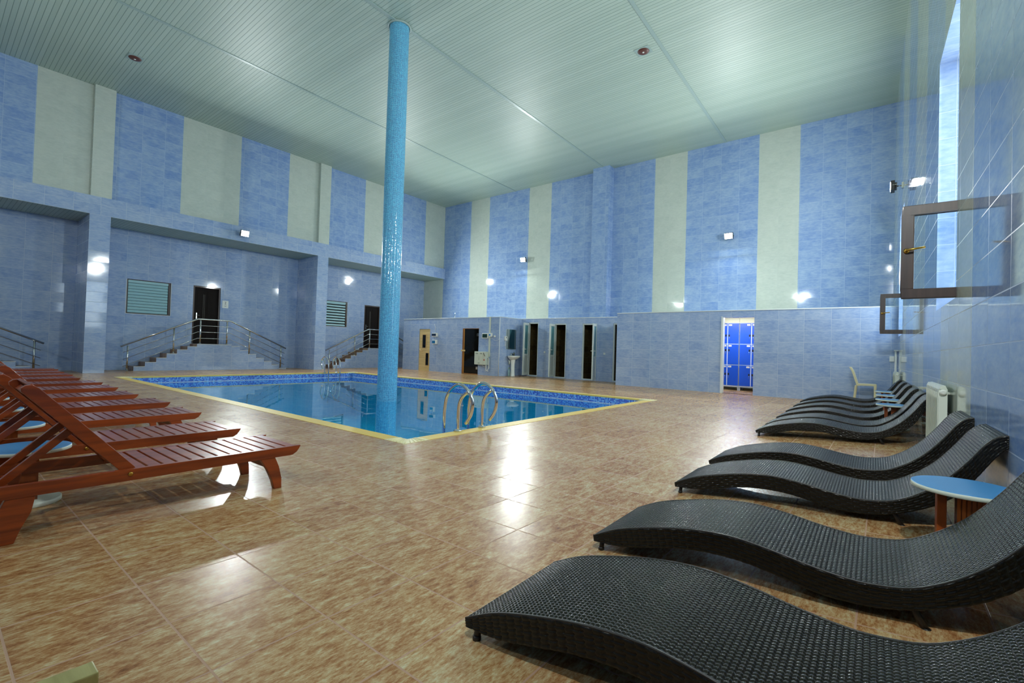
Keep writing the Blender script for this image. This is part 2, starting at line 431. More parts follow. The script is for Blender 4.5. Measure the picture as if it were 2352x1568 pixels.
def corner_grate(cx, cy, sx, sy, label):
    g = MB()                                   # L shape, ribs fanning round the outer corner
    ox, oy = cx, cy
    g.prism([(ox, oy), (ox+sx*CL, oy), (ox+sx*CL, oy+sy*.186), (ox+sx*.186, oy+sy*.186), (ox+sx*.186, oy+sy*CL), (ox, oy+sy*CL)][::(1 if sx*sy > 0 else -1)], 'z', -.028, .003)
    for k in range(11):
        a = PI/2*(k+.5)/11; p = Vector((ox+sx*.30*1.0, oy+sy*.30, 0))
        d = Vector((-sx*math.cos(a), -sy*math.sin(a), 0))
        t1 = min([.30/abs(d.x) if abs(d.x) > 1e-3 else 9, .30/abs(d.y) if abs(d.y) > 1e-3 else 9])-.012
        t0 = max(.12, t1-.17)
        g.tube([p+d*t0+Vector((0, 0, .004)), p+d*t1+Vector((0, 0, .004))], .006, 6)
    tag(g.build('corner_grating', grate_c), label, 'grating', 'cream corner gratings of the pool')
corner_grate(OX1, OY0, -1, 1, 'cream fan-ribbed corner grating on the pool corner in front of the near ladder')
corner_grate(OX1, OY1, -1, -1, 'cream fan-ribbed corner grating on the pool corner facing the blue lockers')
corner_grate(OX0, OY0, 1, 1, 'cream corner grating on the pool corner beyond the wooden loungers')
corner_grate(OX0, OY1, 1, -1, 'cream corner grating on the pool corner behind the mosaic column')

# column
cm = MB(); CX, CY, CR = -8.33, 6.285, .208
n = 40; zs = np.linspace(-1.45, ZC, 20)
P = [[(CX+CR*math.cos(2*PI*k/n), CY+CR*math.sin(2*PI*k/n), z) for k in range(n+1)] for z in zs]
U = [[(k/n*2*PI*CR, z) for k in range(n+1)] for z in zs]
for i in range(len(zs)-1):
    for k in range(n): cm.face([P[i][k], P[i][k+1], P[i+1][k+1], P[i+1][k]], 0, uv=[U[i][k], U[i][k+1], U[i+1][k+1], U[i+1][k]], smooth=True)
colo = cm.build('column', col_m); tag(colo, 'tall round column of turquoise mosaic standing in the pool', 'column', kind='structure')
cc = MB(); cc.lathe([(CR+.012, ZC-.03), (CR+.045, ZC-.03), (CR+.045, ZC), (CR+.012, ZC)], (CX, CY, 0), 40, capb=False, capt=False); cc.build('collar', joint_m, colo)

# ------------------------------------------------------------------ ceiling
ce = MB(); ce.face([(-18.6, Y0, ZC), (-18.6, YB, ZC), (1.0, YB, ZC), (1.0, Y0, ZC)])
tag(ce.build('ceiling', ceil_m), 'pale ceiling of narrow metal slats', 'ceiling', kind='structure')
for i, (xa, xb) in enumerate(((-3.98, -4.11), (-8.22, -8.33), (-12.48, -12.72))):
    s = MB(); w = .038
    fx = lambda y: xa+(xb-xa)*(y-8)/8 if i == 0 else (xa+(xb-xa)*(y-5)/11)
    s.face([(fx(Y0)-w, Y0, ZC-.012), (fx(Y0)+w, Y0, ZC-.012), (fx(YB)+w, YB, ZC-.012), (fx(YB)-w, YB, ZC-.012)])
    for sg in (-1, 1): s.face([(fx(Y0)+sg*w, Y0, ZC-.012), (fx(YB)+sg*w, YB, ZC-.012), (fx(YB)+sg*w, YB, ZC), (fx(Y0)+sg*w, Y0, ZC)])
    tag(s.build('trim_%d' % (i+1), joint_m), ('pale strip joint running along the ceiling above the wicker chaises', 'pale strip joint of the ceiling meeting the mosaic column', 'pale strip joint of the ceiling on the staircase side of the column')[i], 'ceiling trim', kind='structure')
def speaker(x, y, label):
    r = empty('ceiling_speaker', (x, y, ZC)); tag(r, label, 'speaker', 'round ceiling speakers')
    a = MB(); a.box((-.17, -.15, -.012), (.17, .15, 0)); a.build('backing_plate', joint_m, r, bevel=.004)
    b = MB(); b.lathe([(.02, -.035), (.09, -.03), (.125, -.02), (.13, -.012)], n=28, capt=False); b.build('cone', speaker_m, r)
    c = MB(); c.lathe([(.012, -.044), (.022, -.04), (.024, -.033)], n=14); c.build('centre_cap', white_p, r)
speaker(-14.60, 3.14, 'round brown ceiling speaker above the staircase side of the pool')
speaker(-4.41, 10.09, 'round brown ceiling speaker beside the strip joint above the wicker chaises')

# ------------------------------------------------------------------ left wall (recess, beam, upper wall) and pillars
UL = (0.0, 0.0)
win2 = (4.015, 5.197, 1.752, 2.838); win3 = (10.53, 11.711, 1.74, 2.847); win1 = (-2.56, -1.38, 1.75, 2.84)
dr2 = (5.826, 6.67, .868, 2.855); dr3 = (12.568, 13.41, .868, 2.81); dr1 = (-.75, .09, .868, 2.85)
wl = MB()
wl.wall('x', XR_, Y0, YB, 0, 4.35, [win1, win2, win3, dr1, dr2, dr3], 1, uvo=(-.11, 0), depth=-.14, rm=1)
tag(wl.build('wall_left', [blue, blue]), 'recessed blue tiled wall with doors and windows behind the staircases', 'wall', kind='structure')
wl = MB()
wl.face([(XR_, Y0, 4.35), (XR_, YB, 4.35), (XL, YB, 4.35), (XL, Y0, 4.35)], 1)
wl.wall('x', XL, Y0, YB, 4.35, 4.85, (), 0, uvo=(-.28, .11))
wl.face([(XL, Y0, 4.85), (XL, YB, 4.85), (XU, YB, 4.85), (XU, Y0, 4.85)], 0)
tag(wl.build('beam', [blue, ceil_m]), 'long blue tiled beam with slatted soffit above the staircases', 'beam', kind='structure')
wl = MB()
bands = [(-9, 0), (-1.57, 1), (.08, 0), (1.73, 1), (3.3, 0), (4.946, 1), (6.627, 0), (8.27, 1), (9.86, 0), (11.485, 1), (13.14, 0), (14.8, 1)]
wl.wall('x', XU, Y0, YB, 4.85, ZC, (), 0, mats=bands, uvo=(-.05, .02))
tag(wl.build('wall_left', [blue_dark, white]), 'upper wall with blue and pale stripes above the staircase beam', 'wall', kind='structure')
for i, (a, b) in enumerate(((-3.55, -3.1), (2.835, 3.285), (9.42, 9.855))):
    p = MB(); a = max(a, Y0)
    p.box((XR_, a, 0), (XL, b, 4.35), 0, skip=('-x', '+z', '-z'), uvo=(-a, 0))
    p.box((XU, a, 4.85), (XL, b, ZC), 1, skip=('-x', '+z', '-z'), uvo=(-a, 0))
    if i: tag(p.build('pillar', [blue, white]), ('blue tiled pillar between the two staircases seen beyond the wooden loungers', 'blue tiled pillar standing behind the far pool ladder')[i-1], 'pillar', kind='structure')
    else: tag(p.build('pillar', [blue, white]), 'blue tiled pillar at the end of the staircase wall', 'pillar', kind='structure')

# doors of the staircases
def stair_door(n, h, label):
    y0, y1, z0, z1 = h
    r = empty('door_%d' % n, (XR_-.06, (y0+y1)/2, z0)); tag(r, label, 'door', kind='structure'); w = (y1-y0)/2; H = z1-z0
    f = MB()
    for s in (-1, 1): f.box((-.02, s*w-(.05 if s > 0 else 0), 0), (.04, s*w+(0 if s > 0 else .05), H))
    f.box((-.02, -w+.05, H-.05), (.04, w-.05, H)); f.build('door_frame', frame_br, r, bevel=.006)
    d = MB(); d.box((-.05, -w+.05, .005), (-.01, w-.05, H-.05))
    for (a, b, c, e) in ((-.75, -.1, .1, .45), (.1, .75, .1, .45), (-.75, -.1, .52, .92), (.1, .75, .52, .92)):
        d.box((-.012, a*(w-.05), c*H), (-.002, b*(w-.05), e*H))
    d.build('leaf', door_dark, r, bevel=.004)
    k = MB(); k.box((-.006, -.3, .86), (.006, -.27, 1.06)); k.tube([(0, -.285, .98), (.04, -.285, .98), (.04, -.19, .98)], .009, 8); k.build('door_handle', steel, r)
    g = MB()
    for yy in (-.10, -.06): g.box((-.004, yy, H*.42), (.006, yy+.012, H*.86))
    g.build('vertical_bars', simple('dark_bar', s2l(70, 66, 60), .5), r)
    b = MB(); b.box((-.09, -w-.02, 0), (-.08, w+.02, H)); b.build('back_panel', dark_gap, r)
stair_door(1, dr1, 'dark brown door at the top of the staircase beyond the wooden loungers')
stair_door(2, dr2, 'dark brown door with two vertical bars at the top of the middle staircase')
stair_door(3, dr3, 'dark brown door at the top of the staircase behind the mosaic column')

# shuttered windows of the recess
def shutter_window(n, h, gap, label):
    y0, y1, z0, z1 = h
    r = empty('window_%d' % n, (XR_-.05, (y0+y1)/2, (z0+z1)/2)); tag(r, label, 'window', kind='structure'); w = (y1-y0)/2; H = (z1-z0)/2
    f = MB()
    f.box((-.05, -w, -H), (.03, -w+.045, H)); f.box((-.05, w-.075, -H), (.03, w, H)); f.box((-.05, -w+.045, -H), (.03, w-.075, -H+.04)); f.box((-.05, -w+.045, H-.02), (.03, w-.075, H))
    f.build('window_frame', frame_br, r, bevel=.004)
    e = MB()
    e.box((.03, -w-.0, -H-.0), (.052, -w+.012, H)); e.box((.03, w-.012, -H), (.052, w, H)); e.box((.03, -w, -H), (.052, w, -H+.012)); e.build('edge_trim', trim_m, r)
    s = MB(); N = 9 if gap else 11; step = (2*H-.06)/N
    for k in range(N):
        z = -H+.04+k*step; tall = step*(.66 if gap else .93)
        s.prism([(-.012, z), (.010, z+.006), (.014, z+tall*.5), (.008, z+tall), (-.012, z+tall)], 'y', -w+.055, w-.085)
    s.box((-.02, -w+.05, H-.10), (.02, w-.08, H-.025)); s.build('shutter', teal_slat, r)
    b = MB(); b.box((-.085, -w, -H), (-.075, w, H)); b.build('back_panel', dark_gap, r)
shutter_window(1, win1, False, 'shuttered window beside the door beyond the wooden loungers')
shutter_window(2, win2, False, 'window with closed teal roller shutter beside the middle staircase')
shutter_window(3, win3, True, 'window with half open teal slats beside the staircase behind the column')

# door number plate
r = MB(); r.box((0, -.097, -.13), (.008, .097, .13))
M = Matrix.Translation((.0085, 0, .045)) @ Matrix(((0, 0, 1, 0), (1, 0, 0, 0), (0, 1, 0, 0), (0, 0, 0, 1)))
add_text(r, '2', .13, M, 1); add_text(r, 'VIP', .055, Matrix.Translation((0, 0, -.105)) @ M, 1)
o = r.build('door_sign', [white_p, txt_m]); o.location = (XR_, 6.831, 2.292); tag(o, 'small white plate reading 2 VIP beside the middle staircase door', 'sign')

# ------------------------------------------------------------------ staircases
L_Y = [4.129, 4.409, 4.69, 4.958, 5.233, 5.518, 5.787]; L_Z = [.135, .268, .403, .538, .672, .78, .866]
R_Y = [6.84, 7.12, 7.397, 7.673, 7.96, 8.236, 8.51, 8.78]; R_Z = [.81, .68, .545, .41, .29, .165, .035]
SXF = -17.85
def staircase(dy, label, rlabel):
    r = empty('staircase', (SXF, 6.3+dy, 0)); tag(r, label, 'staircase', 'tiled staircases along the wall')
    a = MB(); bmb = MB(); Yo = 6.3; x0 = XR_-SXF
    prof = []
    for i, y in enumerate(L_Y): prof += [(y-Yo, L_Z[i-1] if i else 0), (y-Yo, L_Z[i])]
    for i, y in enumerate(R_Y): prof += [(y-Yo, (L_Z[-1] if i == 0 else R_Z[i-1])), (y-Yo, R_Z[i] if i < len(R_Z) else 0)]
    # side cheek as column quads, treads and risers as brown tile
    edges = [y-Yo for y in L_Y]+[y-Yo for y in R_Y]; tops = L_Z+R_Z
    for k in range(len(edges)-1):
        a.face([(0, edges[k], 0), (0, edges[k+1], 0), (0, edges[k+1], tops[k]), (0, edges[k], tops[k])], 0)
        bmb.face([(x0, edges[k], tops[k]), (.012, edges[k], tops[k]), (.012, edges[k+1], tops[k]), (x0, edges[k+1], tops[k])], 0)
        bmb.face([(.012, edges[k], tops[k]), (.012, edges[k+1], tops[k]), (.012, edges[k+1], tops[k]-.014), (.012, edges[k], tops[k]-.014)], 1)
    lv = [0]+tops+[0]
    for k, y in enumerate(edges):
        z0, z1 = lv[k], lv[k+1]
        bmb.face([(x0, y, z0), (.004, y, z0), (.004, y, z1), (x0, y, z1)], 0)
    a.build('side_wall', blue, r); bmb.build('tiled_steps', [stair_tile, trim_m], r)
    R = empty('stair_railing', (SXF-.02, 6.3+dy, 0)); tag(R, rlabel, 'railing', 'steel stair railings')
    posts = [(3.975, 0, .765), (5.137, .54, 1.345), (5.876, .868, 1.675), (6.688, .868, 1.68), (7.434, .545, 1.355), (8.568, .035, .85)]
    hr = MB(); hr.tube([(0, 3.80-Yo, .735), (0, 5.785-Yo, 1.685), (0, 5.81-Yo, 1.69), (0, 6.77-Yo, 1.69), (0, 6.797-Yo, 1.685), (0, 8.75-Yo, .775)], .026, 12)
    hr.build('handrail', steel, R)
    for (y, z0, z1) in posts:
        m = MB(); m.tube([(0, y-Yo, z0), (0, y-Yo, z1)], .024, 10); m.lathe([(.045, z0), (.045, z0+.014), (.026, z0+.02)], (0, y-Yo, 0), 14); m.build('post', steel, R)
    for q in (.21, .42, .63):
        m = MB(); m.tube([(.03, 3.86-Yo, .765-q), (.03, 5.79-Yo, 1.685-q), (.03, 6.78-Yo, 1.685-q), (.03, 8.69-Yo, .80-q)], .009, 8); m.build('rod', steel, R)
staircase(0, 'middle tiled staircase rising from both ends to the door marked 2', 'steel railing on the middle staircase in front of the shuttered window')
staircase(6.58, 'tiled staircase half hidden behind the mosaic column', 'steel railing on the staircase half hidden behind the mosaic column')
staircase(-6.58, 'tiled staircase partly hidden behind the row of wooden loungers', 'steel railing on the staircase beyond the row of wooden loungers')

# ------------------------------------------------------------------ back wall with pilaster
wb = MB()
bb = [(-30, 1), (-17.1, 0), (-15.325, 1), (-14.184, 0), (-11.95, 1), (-10.82, 0), (-6.44, 1), (-5.32, 0), (-3.125, 1), (-2.03, 0)]
wb.wall('y', YB, XR_, 1.0, 0, ZC, (), 0, flip=True, mats=bb, uvo=(3.125-.556*6+.556*6, -.235))
wb.box((-8.715, 15.66, 2.1), (-8.04, YB, ZC), 0, skip=('+y', '+z', '-z'), uvo=(8.715, -.235))
tag(wb.build('wall_back', [blue_dark, white]), 'tall back wall with alternating blue and pale tile stripes and a pilaster', 'wall', kind='structure')

# low blocks in front of the back wall
def top_slab(mb, x0, x1, y0, z, m=0):
    mb.face([(x0, y0, z), (x1, y0, z), (x1, YB, z), (x0, YB, z)], m)
    mb.face([(x0, y0, z-.05), (x1, y0, z-.05), (x1, YB, z-.05), (x0, YB, z-.05)], m)
def edge_trim(n, a, b, label):
    t = MB(); t.tube([a, b], .012, 6); tag(t.build('trim_%d' % n, trim_m), label, 'edge trim', kind='structure')
SY, SZ = 13.3, 2.18
sd = (-15.545, -14.87, 0, 1.745); gd = (-12.985, -12.13, 0, 1.768)
ws = MB(); ws.wall('y', SY, -16.6, -11.1, 0, SZ, [sd, gd], 0, flip=True, uvo=(11.1, 0), depth=.1, rm=0)
ws.wall('x', -16.6, SY, YB, 0, SZ, (), 0); top_slab(ws, -16.6, -11.1, SY, SZ, 1)
for (a, b) in ((sd[0]-.02, sd[1]+.02), (gd[0]-.02, gd[1]+.02)):
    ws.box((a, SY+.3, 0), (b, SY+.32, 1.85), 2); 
tag(ws.build('wall_sauna', [blue, trim_m, brown_tile]), 'low tiled wall of the sauna block with pine and glass doors', 'wall', kind='structure')
wcd = [(-10.79, -10.32, .02, 2.055), (-9.59, -9.085, .02, 2.003), (-8.412, -7.834, .02, 1.99), (-7.222, -6.68, .02, 1.99)]
WY, WZ = 14.65, 2.2
ww = MB(); ww.wall('y', WY, -11.1, -6.53, 0, WZ, wcd, 0, flip=True, uvo=(11.1, 0), depth=.1, rm=0)
ww.wall('x', -11.1, SY, YB, 0, WZ, (), 0, uvo=(-SY, 0)); top_slab(ww, -11.1, -6.53, WY, WZ, 1)
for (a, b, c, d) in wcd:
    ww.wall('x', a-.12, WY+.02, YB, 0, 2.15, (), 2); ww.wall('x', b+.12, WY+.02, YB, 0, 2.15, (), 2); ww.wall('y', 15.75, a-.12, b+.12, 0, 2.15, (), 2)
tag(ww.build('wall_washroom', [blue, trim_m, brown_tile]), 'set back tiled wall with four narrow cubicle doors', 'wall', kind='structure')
LY, LZ = 13.5, 2.217
ld = (-3.45, -2.665, 0, 2.04)
wk = MB(); XE = WX(LY)
wk.wall('y', LY, -6.53, XE, 0, LZ, [ld], 0, flip=True, uvo=(2.11, 0), depth=.16, rm=0)
wk.wall('x', -6.53, LY, YB, 0, LZ, (), 0, uvo=(-LY, 0)); top_slab(wk, -6.53, XE, LY, LZ, 1)
wk.wall('x', -5.2, LY+.02, YB, 0, 2.16, (), 2); wk.wall('x', -1.6, LY+.02, YB, 0, 2.16, (), 2)
wk.wall('y', LY+.17, -5.2, ld[0], 0, 2.16, (), 2); wk.wall('y', LY+.17, ld[1], -1.6, 0, 2.16, (), 2)
wk.wall('y', YB-.01, -5.2, -1.6, 0, 2.16, (), 2)
tag(wk.build('wall_locker', [blue, trim_m, white]), 'low tiled wall with the doorway to the blue lockers', 'wall', kind='structure')
edge_trim(4, (-16.6, SY, SZ), (-11.1, SY, SZ), 'white edge trim along the top of the sauna block')
edge_trim(5, (-11.1, WY, WZ), (-6.53, WY, WZ), 'white edge trim along the top of the cubicle wall')
edge_trim(6, (-6.53, LY, LZ), (XE, LY, LZ), 'white edge trim along the top of the locker room wall')
edge_trim(7, (-11.1, SY, SZ), (-11.1, WY, SZ+.01), 'white edge trim above the washbasin')
edge_trim(8, (-11.1, SY, 0), (-11.1, SY, SZ), 'white corner trim of the sauna block beside the washbasin')

# wall behind the camera and right wall with deep windows
wn_ = MB(); wn_.wall('y', Y0, -18.6, 1.0, 0, ZC, (), 0, mats=[(-30, 0), (-14.2, 1), (-13.1, 0), (-10.9, 1), (-9.8, 0), (-7.6, 1), (-6.5, 0), (-4.3, 1), (-3.2, 0)])
tag(wn_.build('wall_near', [blue_dark, white]), 'striped tiled wall behind the wooden loungers', 'wall', kind='structure')
SIL, HEAD, DEP = 1.54, 4.15, .34
wins = [(5.30, 6.63), (12.05, 13.38)]
wr = MB()
us = sorted({Y0, YB, *[c for w in wins for c in w], -2.05, -.4, 1.25, 2.9, 4.57, 6.22, 7.9, 9.5, 11.1, 12.75, 14.4})
strp = [(-9, 0), (-2.05, 1), (-.4, 0), (1.25, 1), (2.9, 0), (4.57, 1), (6.22, 0), (7.9, 1), (9.5, 0), (11.1, 1), (12.75, 0), (14.4, 1)]
for a, b in zip(us, us[1:]):
    mm = [k for e, k in strp if (a+b)/2 > e][-1]
    segs = [(0, ZC)]
    if any(w[0] <= (a+b)/2 <= w[1] for w in wins): segs = [(0, SIL), (HEAD, ZC)]
    for z0, z1 in segs:
        q = [(WX(a), a, z0), (WX(b), b, z0), (WX(b), b, z1), (WX(a), a, z1)]
        wr.face(q[::-1], mm, uv=[(p[1]-.15, p[2]) for p in q[::-1]])
for (a, b) in wins:
    A, B = WX(a), WX(b)
    for q in ([(A, a, SIL), (A+DEP, a, SIL), (A+DEP, a, HEAD), (A, a, HEAD)], [(B, b, SIL), (B, b, HEAD), (B+DEP, b, HEAD), (B+DEP, b, SIL)],
              [(A, a, SIL), (B, b, SIL), (B+DEP, b, SIL), (A+DEP, a, SIL)], [(A, a, HEAD), (A+DEP, a, HEAD), (B+DEP, b, HEAD), (B, b, HEAD)]):
        wr.face(q, 2)
tag(wr.build('wall_right', [blue_dark, white, blue]), 'glossy striped tile wall behind the wicker chaises', 'wall', kind='structure')

def tall_window(n, a, b, label, openw=.66):
    A = (WX(a)+WX(b))/2
    r = empty('window_%d' % n, (A+DEP-.03, (a+b)/2, SIL)); r.rotation_euler = (0, 0, math.atan(.0272)); tag(r, label, 'window', kind='structure')
    w = (b-a)/2; H = HEAD-SIL; f = MB(); t = .06
    f.box((-.03, -w, 0), (.03, -w+t, H)); f.box((-.03, w-t, 0), (.03, w, H)); f.box((-.03, -w+t, 0), (.03, w-t, t)); f.box((-.03, -w+t, H-t), (.03, w-t, H))
    f.box((-.03, -w+t, .80), (.03, w-t, .80+t)); f.box((-.03, -.03, t), (.03, .03, .80))
    f.build('window_frame', frame_br, r, bevel=.004)
    g = MB(); g.box((-.004, -w+t, .80+t), (.004, w-t, H-t)); g.box((-.004, .03, t), (.004, w-t, .80)); g.build('pane', glass_w, r)
    # the open casement, standing at right angles to the wall
    L = openw; s = MB()
    y = -w+.012
    z0, z1 = 0.0, .80; tt = .082
    def bx(mb, l0, l1, q0, q1, th=.03, m=0): mb.box((-l1, y-th, q0), (-l0, y+th, q1), m)
    bx(s, 0.02, L, z0, z0+tt); bx(s, .02, L, z1-tt, z1); bx(s, L-tt, L, z0+tt, z1-tt); bx(s, .02, .02+tt, z0+tt, z1-tt)
    sash = s.build('sash', frame_br, r, bevel=.006)
    g = MB(); bx(g, .07, L-.05, z0+.05, z1-.05, .006); g.build('glass', glass_w, sash)
    hnd = MB(); hnd.lathe([(.022, 0), (.022, .006), (.012, .012)], (-L+.031, y-.03, .41), 14, R=Matrix.Rotation(PI/2, 3, 'X'))
    hnd.tube([(-L+.031, y-.035, .41), (-L+.031, y-.07, .41), (-L+.05, y-.075, .412), (-L+.15, y-.072, .425)], .009, 8); hnd.build('handle', brass, sash)
tall_window(4, 5.30, 6.63, 'tall recessed window with brown framed casement swung open above the near radiator')
tall_window(5, 12.05, 13.38, 'tall recessed window with brown casement swung open by the far corner')

# ------------------------------------------------------------------ flood lamps
lens_m = lamp_mat(760.0)
lens_b = lamp_mat(2100.0)
lens_n = lamp_mat(420.0)
lens_c = lamp_mat(760.0)
lens_d = lamp_mat(560.0)
def flood(loc, out, label, w=.26, h=.2, tilt=18, lens=None):
    o = Vector(out).normalized(); rz = math.atan2(o.x, -o.y)        # local -Y faces the room
    r = empty('flood_lamp', loc, rz); tag(r, label, 'lamp', 'white floodlights high on the walls')
    R = Matrix.Translation((0, -.17, 0)) @ Matrix.Rotation(math.radians(tilt), 4, 'X')
    b = MB(); b.box((-w/2, -.03, -h/2), (w/2, .04, h/2), 0, R); b.box((-w/2+.03, .04, -h/2+.04), (w/2-.03, .075, h/2-.04), 0, R); b.build('housing', black_p, r, bevel=.008)
    l = MB(); q = [R @ Vector(p) for p in ((-w/2+.02, -.033, -h/2+.02), (w/2-.02, -.033, -h/2+.02), (w/2-.02, -.033, h/2-.02), (-w/2+.02, -.033, h/2-.02))]
    l.face(q, 0); l.build('lens', lens or lens_m, r)
    k = MB(); k.box((-.05, -.02, -.06), (.05, 0, .06)); k.tube([(0, -.01, 0), (0, -.1, 0)], .012, 8)
    for s in (-1, 1): k.tube([(0, -.1, 0), (s*(w/2+.012), -.1, 0), (s*(w/2+.012), -.17, 0)], .008, 6)
    k.build('bracket', steel, r)
flood((XL, 6.716, 4.60), (1, 0, 0), 'lit white floodlight on the beam above the middle staircase')
flood((-12.06, YB, 4.81), (0, -1, 0), 'lit white floodlight on the back wall above the glass sauna door')
flood((-3.92, YB, 4.80), (0, -1, 0), 'lit white floodlight on the back wall above the blue lockers')
flood((WX(12.7), 12.7, 4.68), (-1, 0, 0), 'lit white floodlight beside the far window above the cream chair', tilt=0, lens=lens_d)
flood((WX(6.1), 6.1, 4.95), (-1, 0, 0), 'lit white floodlight above the window with the large open casement', tilt=4, lens=lens_c)
flood((WX(-.775), -.775, 4.95), (-.05, 1, 0), 'white floodlight on the window wall above the camera position', tilt=0, lens=lens_b)
flood((XL, 12.9, 4.60), (1, 0, 0), 'white floodlight on the beam hidden behind the mosaic column')
flood((-12.2, Y0, 4.75), (0, 1, 0), 'white floodlight on the wall behind the wooden loungers, at the staircase end', tilt=-8, lens=lens_n)
flood((-4.2, Y0, 4.75), (0, 1, 0), 'white floodlight on the wall behind the wooden loungers, at the open end', tilt=-8, lens=lens_n)

# ------------------------------------------------------------------ sauna block fittings
r = empty('door_4', ((sd[0]+sd[1])/2, SY+.03, 0)); tag(r, 'pale pine sauna door with two narrow windows and wooden handle', 'door', kind='structure'); w = (sd[1]-sd[0])/2
d = MB()
d.box((-w+.01, -.02, .0), (w-.01, .02, 1.735))
for k in range(1, 13): d.box((-w+.012, -.0215, k*.138-.002), (w-.012, -.019, k*.138+.002), 1)
d.build('leaf', [pine, simple('pine_groove', s2l(150, 120, 70), .6)], r)
def pane_win(x0, x1, z0, z1):
    f = MB()
    for (a, b, c, e) in ((x0-.03, x0, z0-.03, z1+.03), (x1, x1+.03, z0-.03, z1+.03), (x0, x1, z0-.03, z0), (x0, x1, z1, z1+.03)): f.box((a, -.034, c), (b, -.02, e))
    ff = f.build('window_frame', pine, r); g = MB(); g.box((x0, -.026, z0), (x1, -.021, z1)); g.build('pane', dark_glass, ff)
pane_win(-.12, .08, .96, 1.50); pane_win(.10, .28, .23, .74)
h = MB(); h.tube([(-.26, -.022, .90), (-.25, -.05, .86), (-.21, -.055, .83), (-.12, -.05, .82), (-.09, -.022, .82)], .014, 8); h.build('handle', pine, r)

r = empty('door_5', ((gd[0]+gd[1])/2, SY+.03, 0)); tag(r, 'dark glass sauna door in amber timber frame with pale handle', 'door', kind='structure'); w = (gd[1]-gd[0])/2
f = MB(); f.box((-w, -.03, 0), (-w+.085, .03, 1.765)); f.box((-w+.085, -.03, 1.745), (w, .03, 1.765)); f.box((-w+.085, -.05, 0), (w, .03, .03)); f.build('door_frame', amber, r, bevel=.004)
g = MB(); g.box((-w+.12, -.035, .035), (w-.01, -.027, 1.745)); g.build('leaf', dark_glass, r)
a = MB(); a.box((-w+.085, -.034, .03), (-w+.125, -.026, 1.745)); a.build('edge_strip', simple('gold_strip', s2l(176, 120, 30), .3), r)
h = MB(); h.box((-w-.01, -.085, .87), (-w+.2, -.06, .93)); h.box((-w+.15, -.06, .885), (-w+.17, -.03, .915)); h.build('handle', pine, r, bevel=.008)
for z in (1.52, .25):
    k = MB(); k.box((w-.09, -.048, z-.05), (w-.01, -.028, z+.05)); k.build('hinge', chrome, r, bevel=.003)

def wall_box(name, x0, x1, z0, z1, depth, mat, label, cat, face=None, facemat=None, y=SY, group=None):
    r = empty(name, ((x0+x1)/2, y, (z0+z1)/2)); tag(r, label, cat, group); w, hh = (x1-x0)/2, (z1-z0)/2
    b = MB(); b.box((-w, -depth, -hh), (w, 0, hh)); b.build('housing', mat, r, bevel=.006)
    if face:
        q = MB(); q.box((face[0]*w, -depth-.008, face[2]*hh), (face[1]*w, -depth+.004, face[3]*hh)); q.build('cover', facemat, r, bevel=.003)
    return r
wall_box('breaker_box', -14.705, -14.384, 1.429, 1.583, .06, white_p, 'white breaker box with dark cover above another beside the pine door', 'electric box', (-.95, .55, -.6, .6), dkblue_glass)
wall_box('breaker_box', -14.675, -14.405, 1.118, 1.300, .06, white_p, 'white breaker box with blue cover, the lower one beside the pine door', 'electric box', (-.95, .35, -.65, .65), blue_cov)
cbl = MB(); cbl.tube([(-14.55, SY-.006, 1.583), (-14.55, SY-.006, 1.80), (-14.62, SY-.006, 1.95)], .006, 6); cbl.tube([(-14.55, SY-.006, 1.300), (-14.55, SY-.006, 1.429)], .006, 6)
tag(cbl.build('cable', white_p), 'thin white cable linking the breaker boxes beside the pine door', 'cable')
wall_box('control_panel', -11.927, -11.62, 1.383, 1.578, .05, white_p, 'white control panel with dark green display beside the glass sauna door', 'control panel', (-.82, .72, -.7, .7), simple('green_display', s2l(24, 56, 50), .2))
wall_box('breaker_box', -11.578, -11.43, 1.45, 1.585, .06, white_p, 'small white box with bright blue cover on the grey pipe', 'electric box', (-.8, .1, -.5, .5), simple('bright_blue_cover', s2l(60, 140, 210), .2))
wall_box('wall_socket', -11.36, -11.28, 1.43, 1.50, .03, white_p, 'small white socket between the grey pipe and the corner', 'socket')
cbl = MB(); cbl.tube([(-11.44, SY-.01, 1.46), (-11.40, SY-.02, 1.36), (-11.28, SY-.02, 1.31), (-11.17, SY-.02, 1.32), (-11.09, SY-.015, 1.38)], .005, 6)
tag(cbl.build('cable', white_p), 'drooping white cable running to the corner beside the washbasin', 'cable')
pp = MB(); pp.box((-11.60, SY-.03, .70), (-11.53, SY, 2.20)); tag(pp.build('cable_duct', grey_p, bevel=.004), 'vertical grey duct above the steam generator', 'duct')
rd = MB(); rd.tube([(-13.725, SY+.25, SZ), (-13.69, SY+.25, 2.42)], .012, 6); tag(rd.build('pipe_stub', steel), 'thin metal pipe sticking up behind the top of the sauna block', 'pipe')
r = wall_box('steam_generator', -12.16, -11.60, .395, .885, .17, grey_p, 'pale grey steam generator box fixed low beside the glass sauna door', 'steam generator', None)
q = MB(); q.box((-.28, -.176, .10), (.14, -.168, .235)); q.box((-.28, -.176, -.24), (.14, -.168, .09)); q.build('cover', grey_p, r, bevel=.003)
q = MB()
for (a, b, c, e) in ((-.22, -.10, .15, .19), (-.0, .10, .15, .19), (-.10, -.0, .035, .045), (-.06, -.04, -.06, .0), (-.10, .0, -.2, -.17)): q.box((a, -.1785, c), (b, -.175, e))
q.build('printed_marks', simple('grey_print', s2l(140, 150, 140), .5), r)
q = MB(); q.lathe([(.022, 0), (.022, .02), (.014, .03)], (.21, -.17, -.06), 12, R=Matrix.Rotation(PI/2, 3, 'X')); q.build('switch', red_p, r)
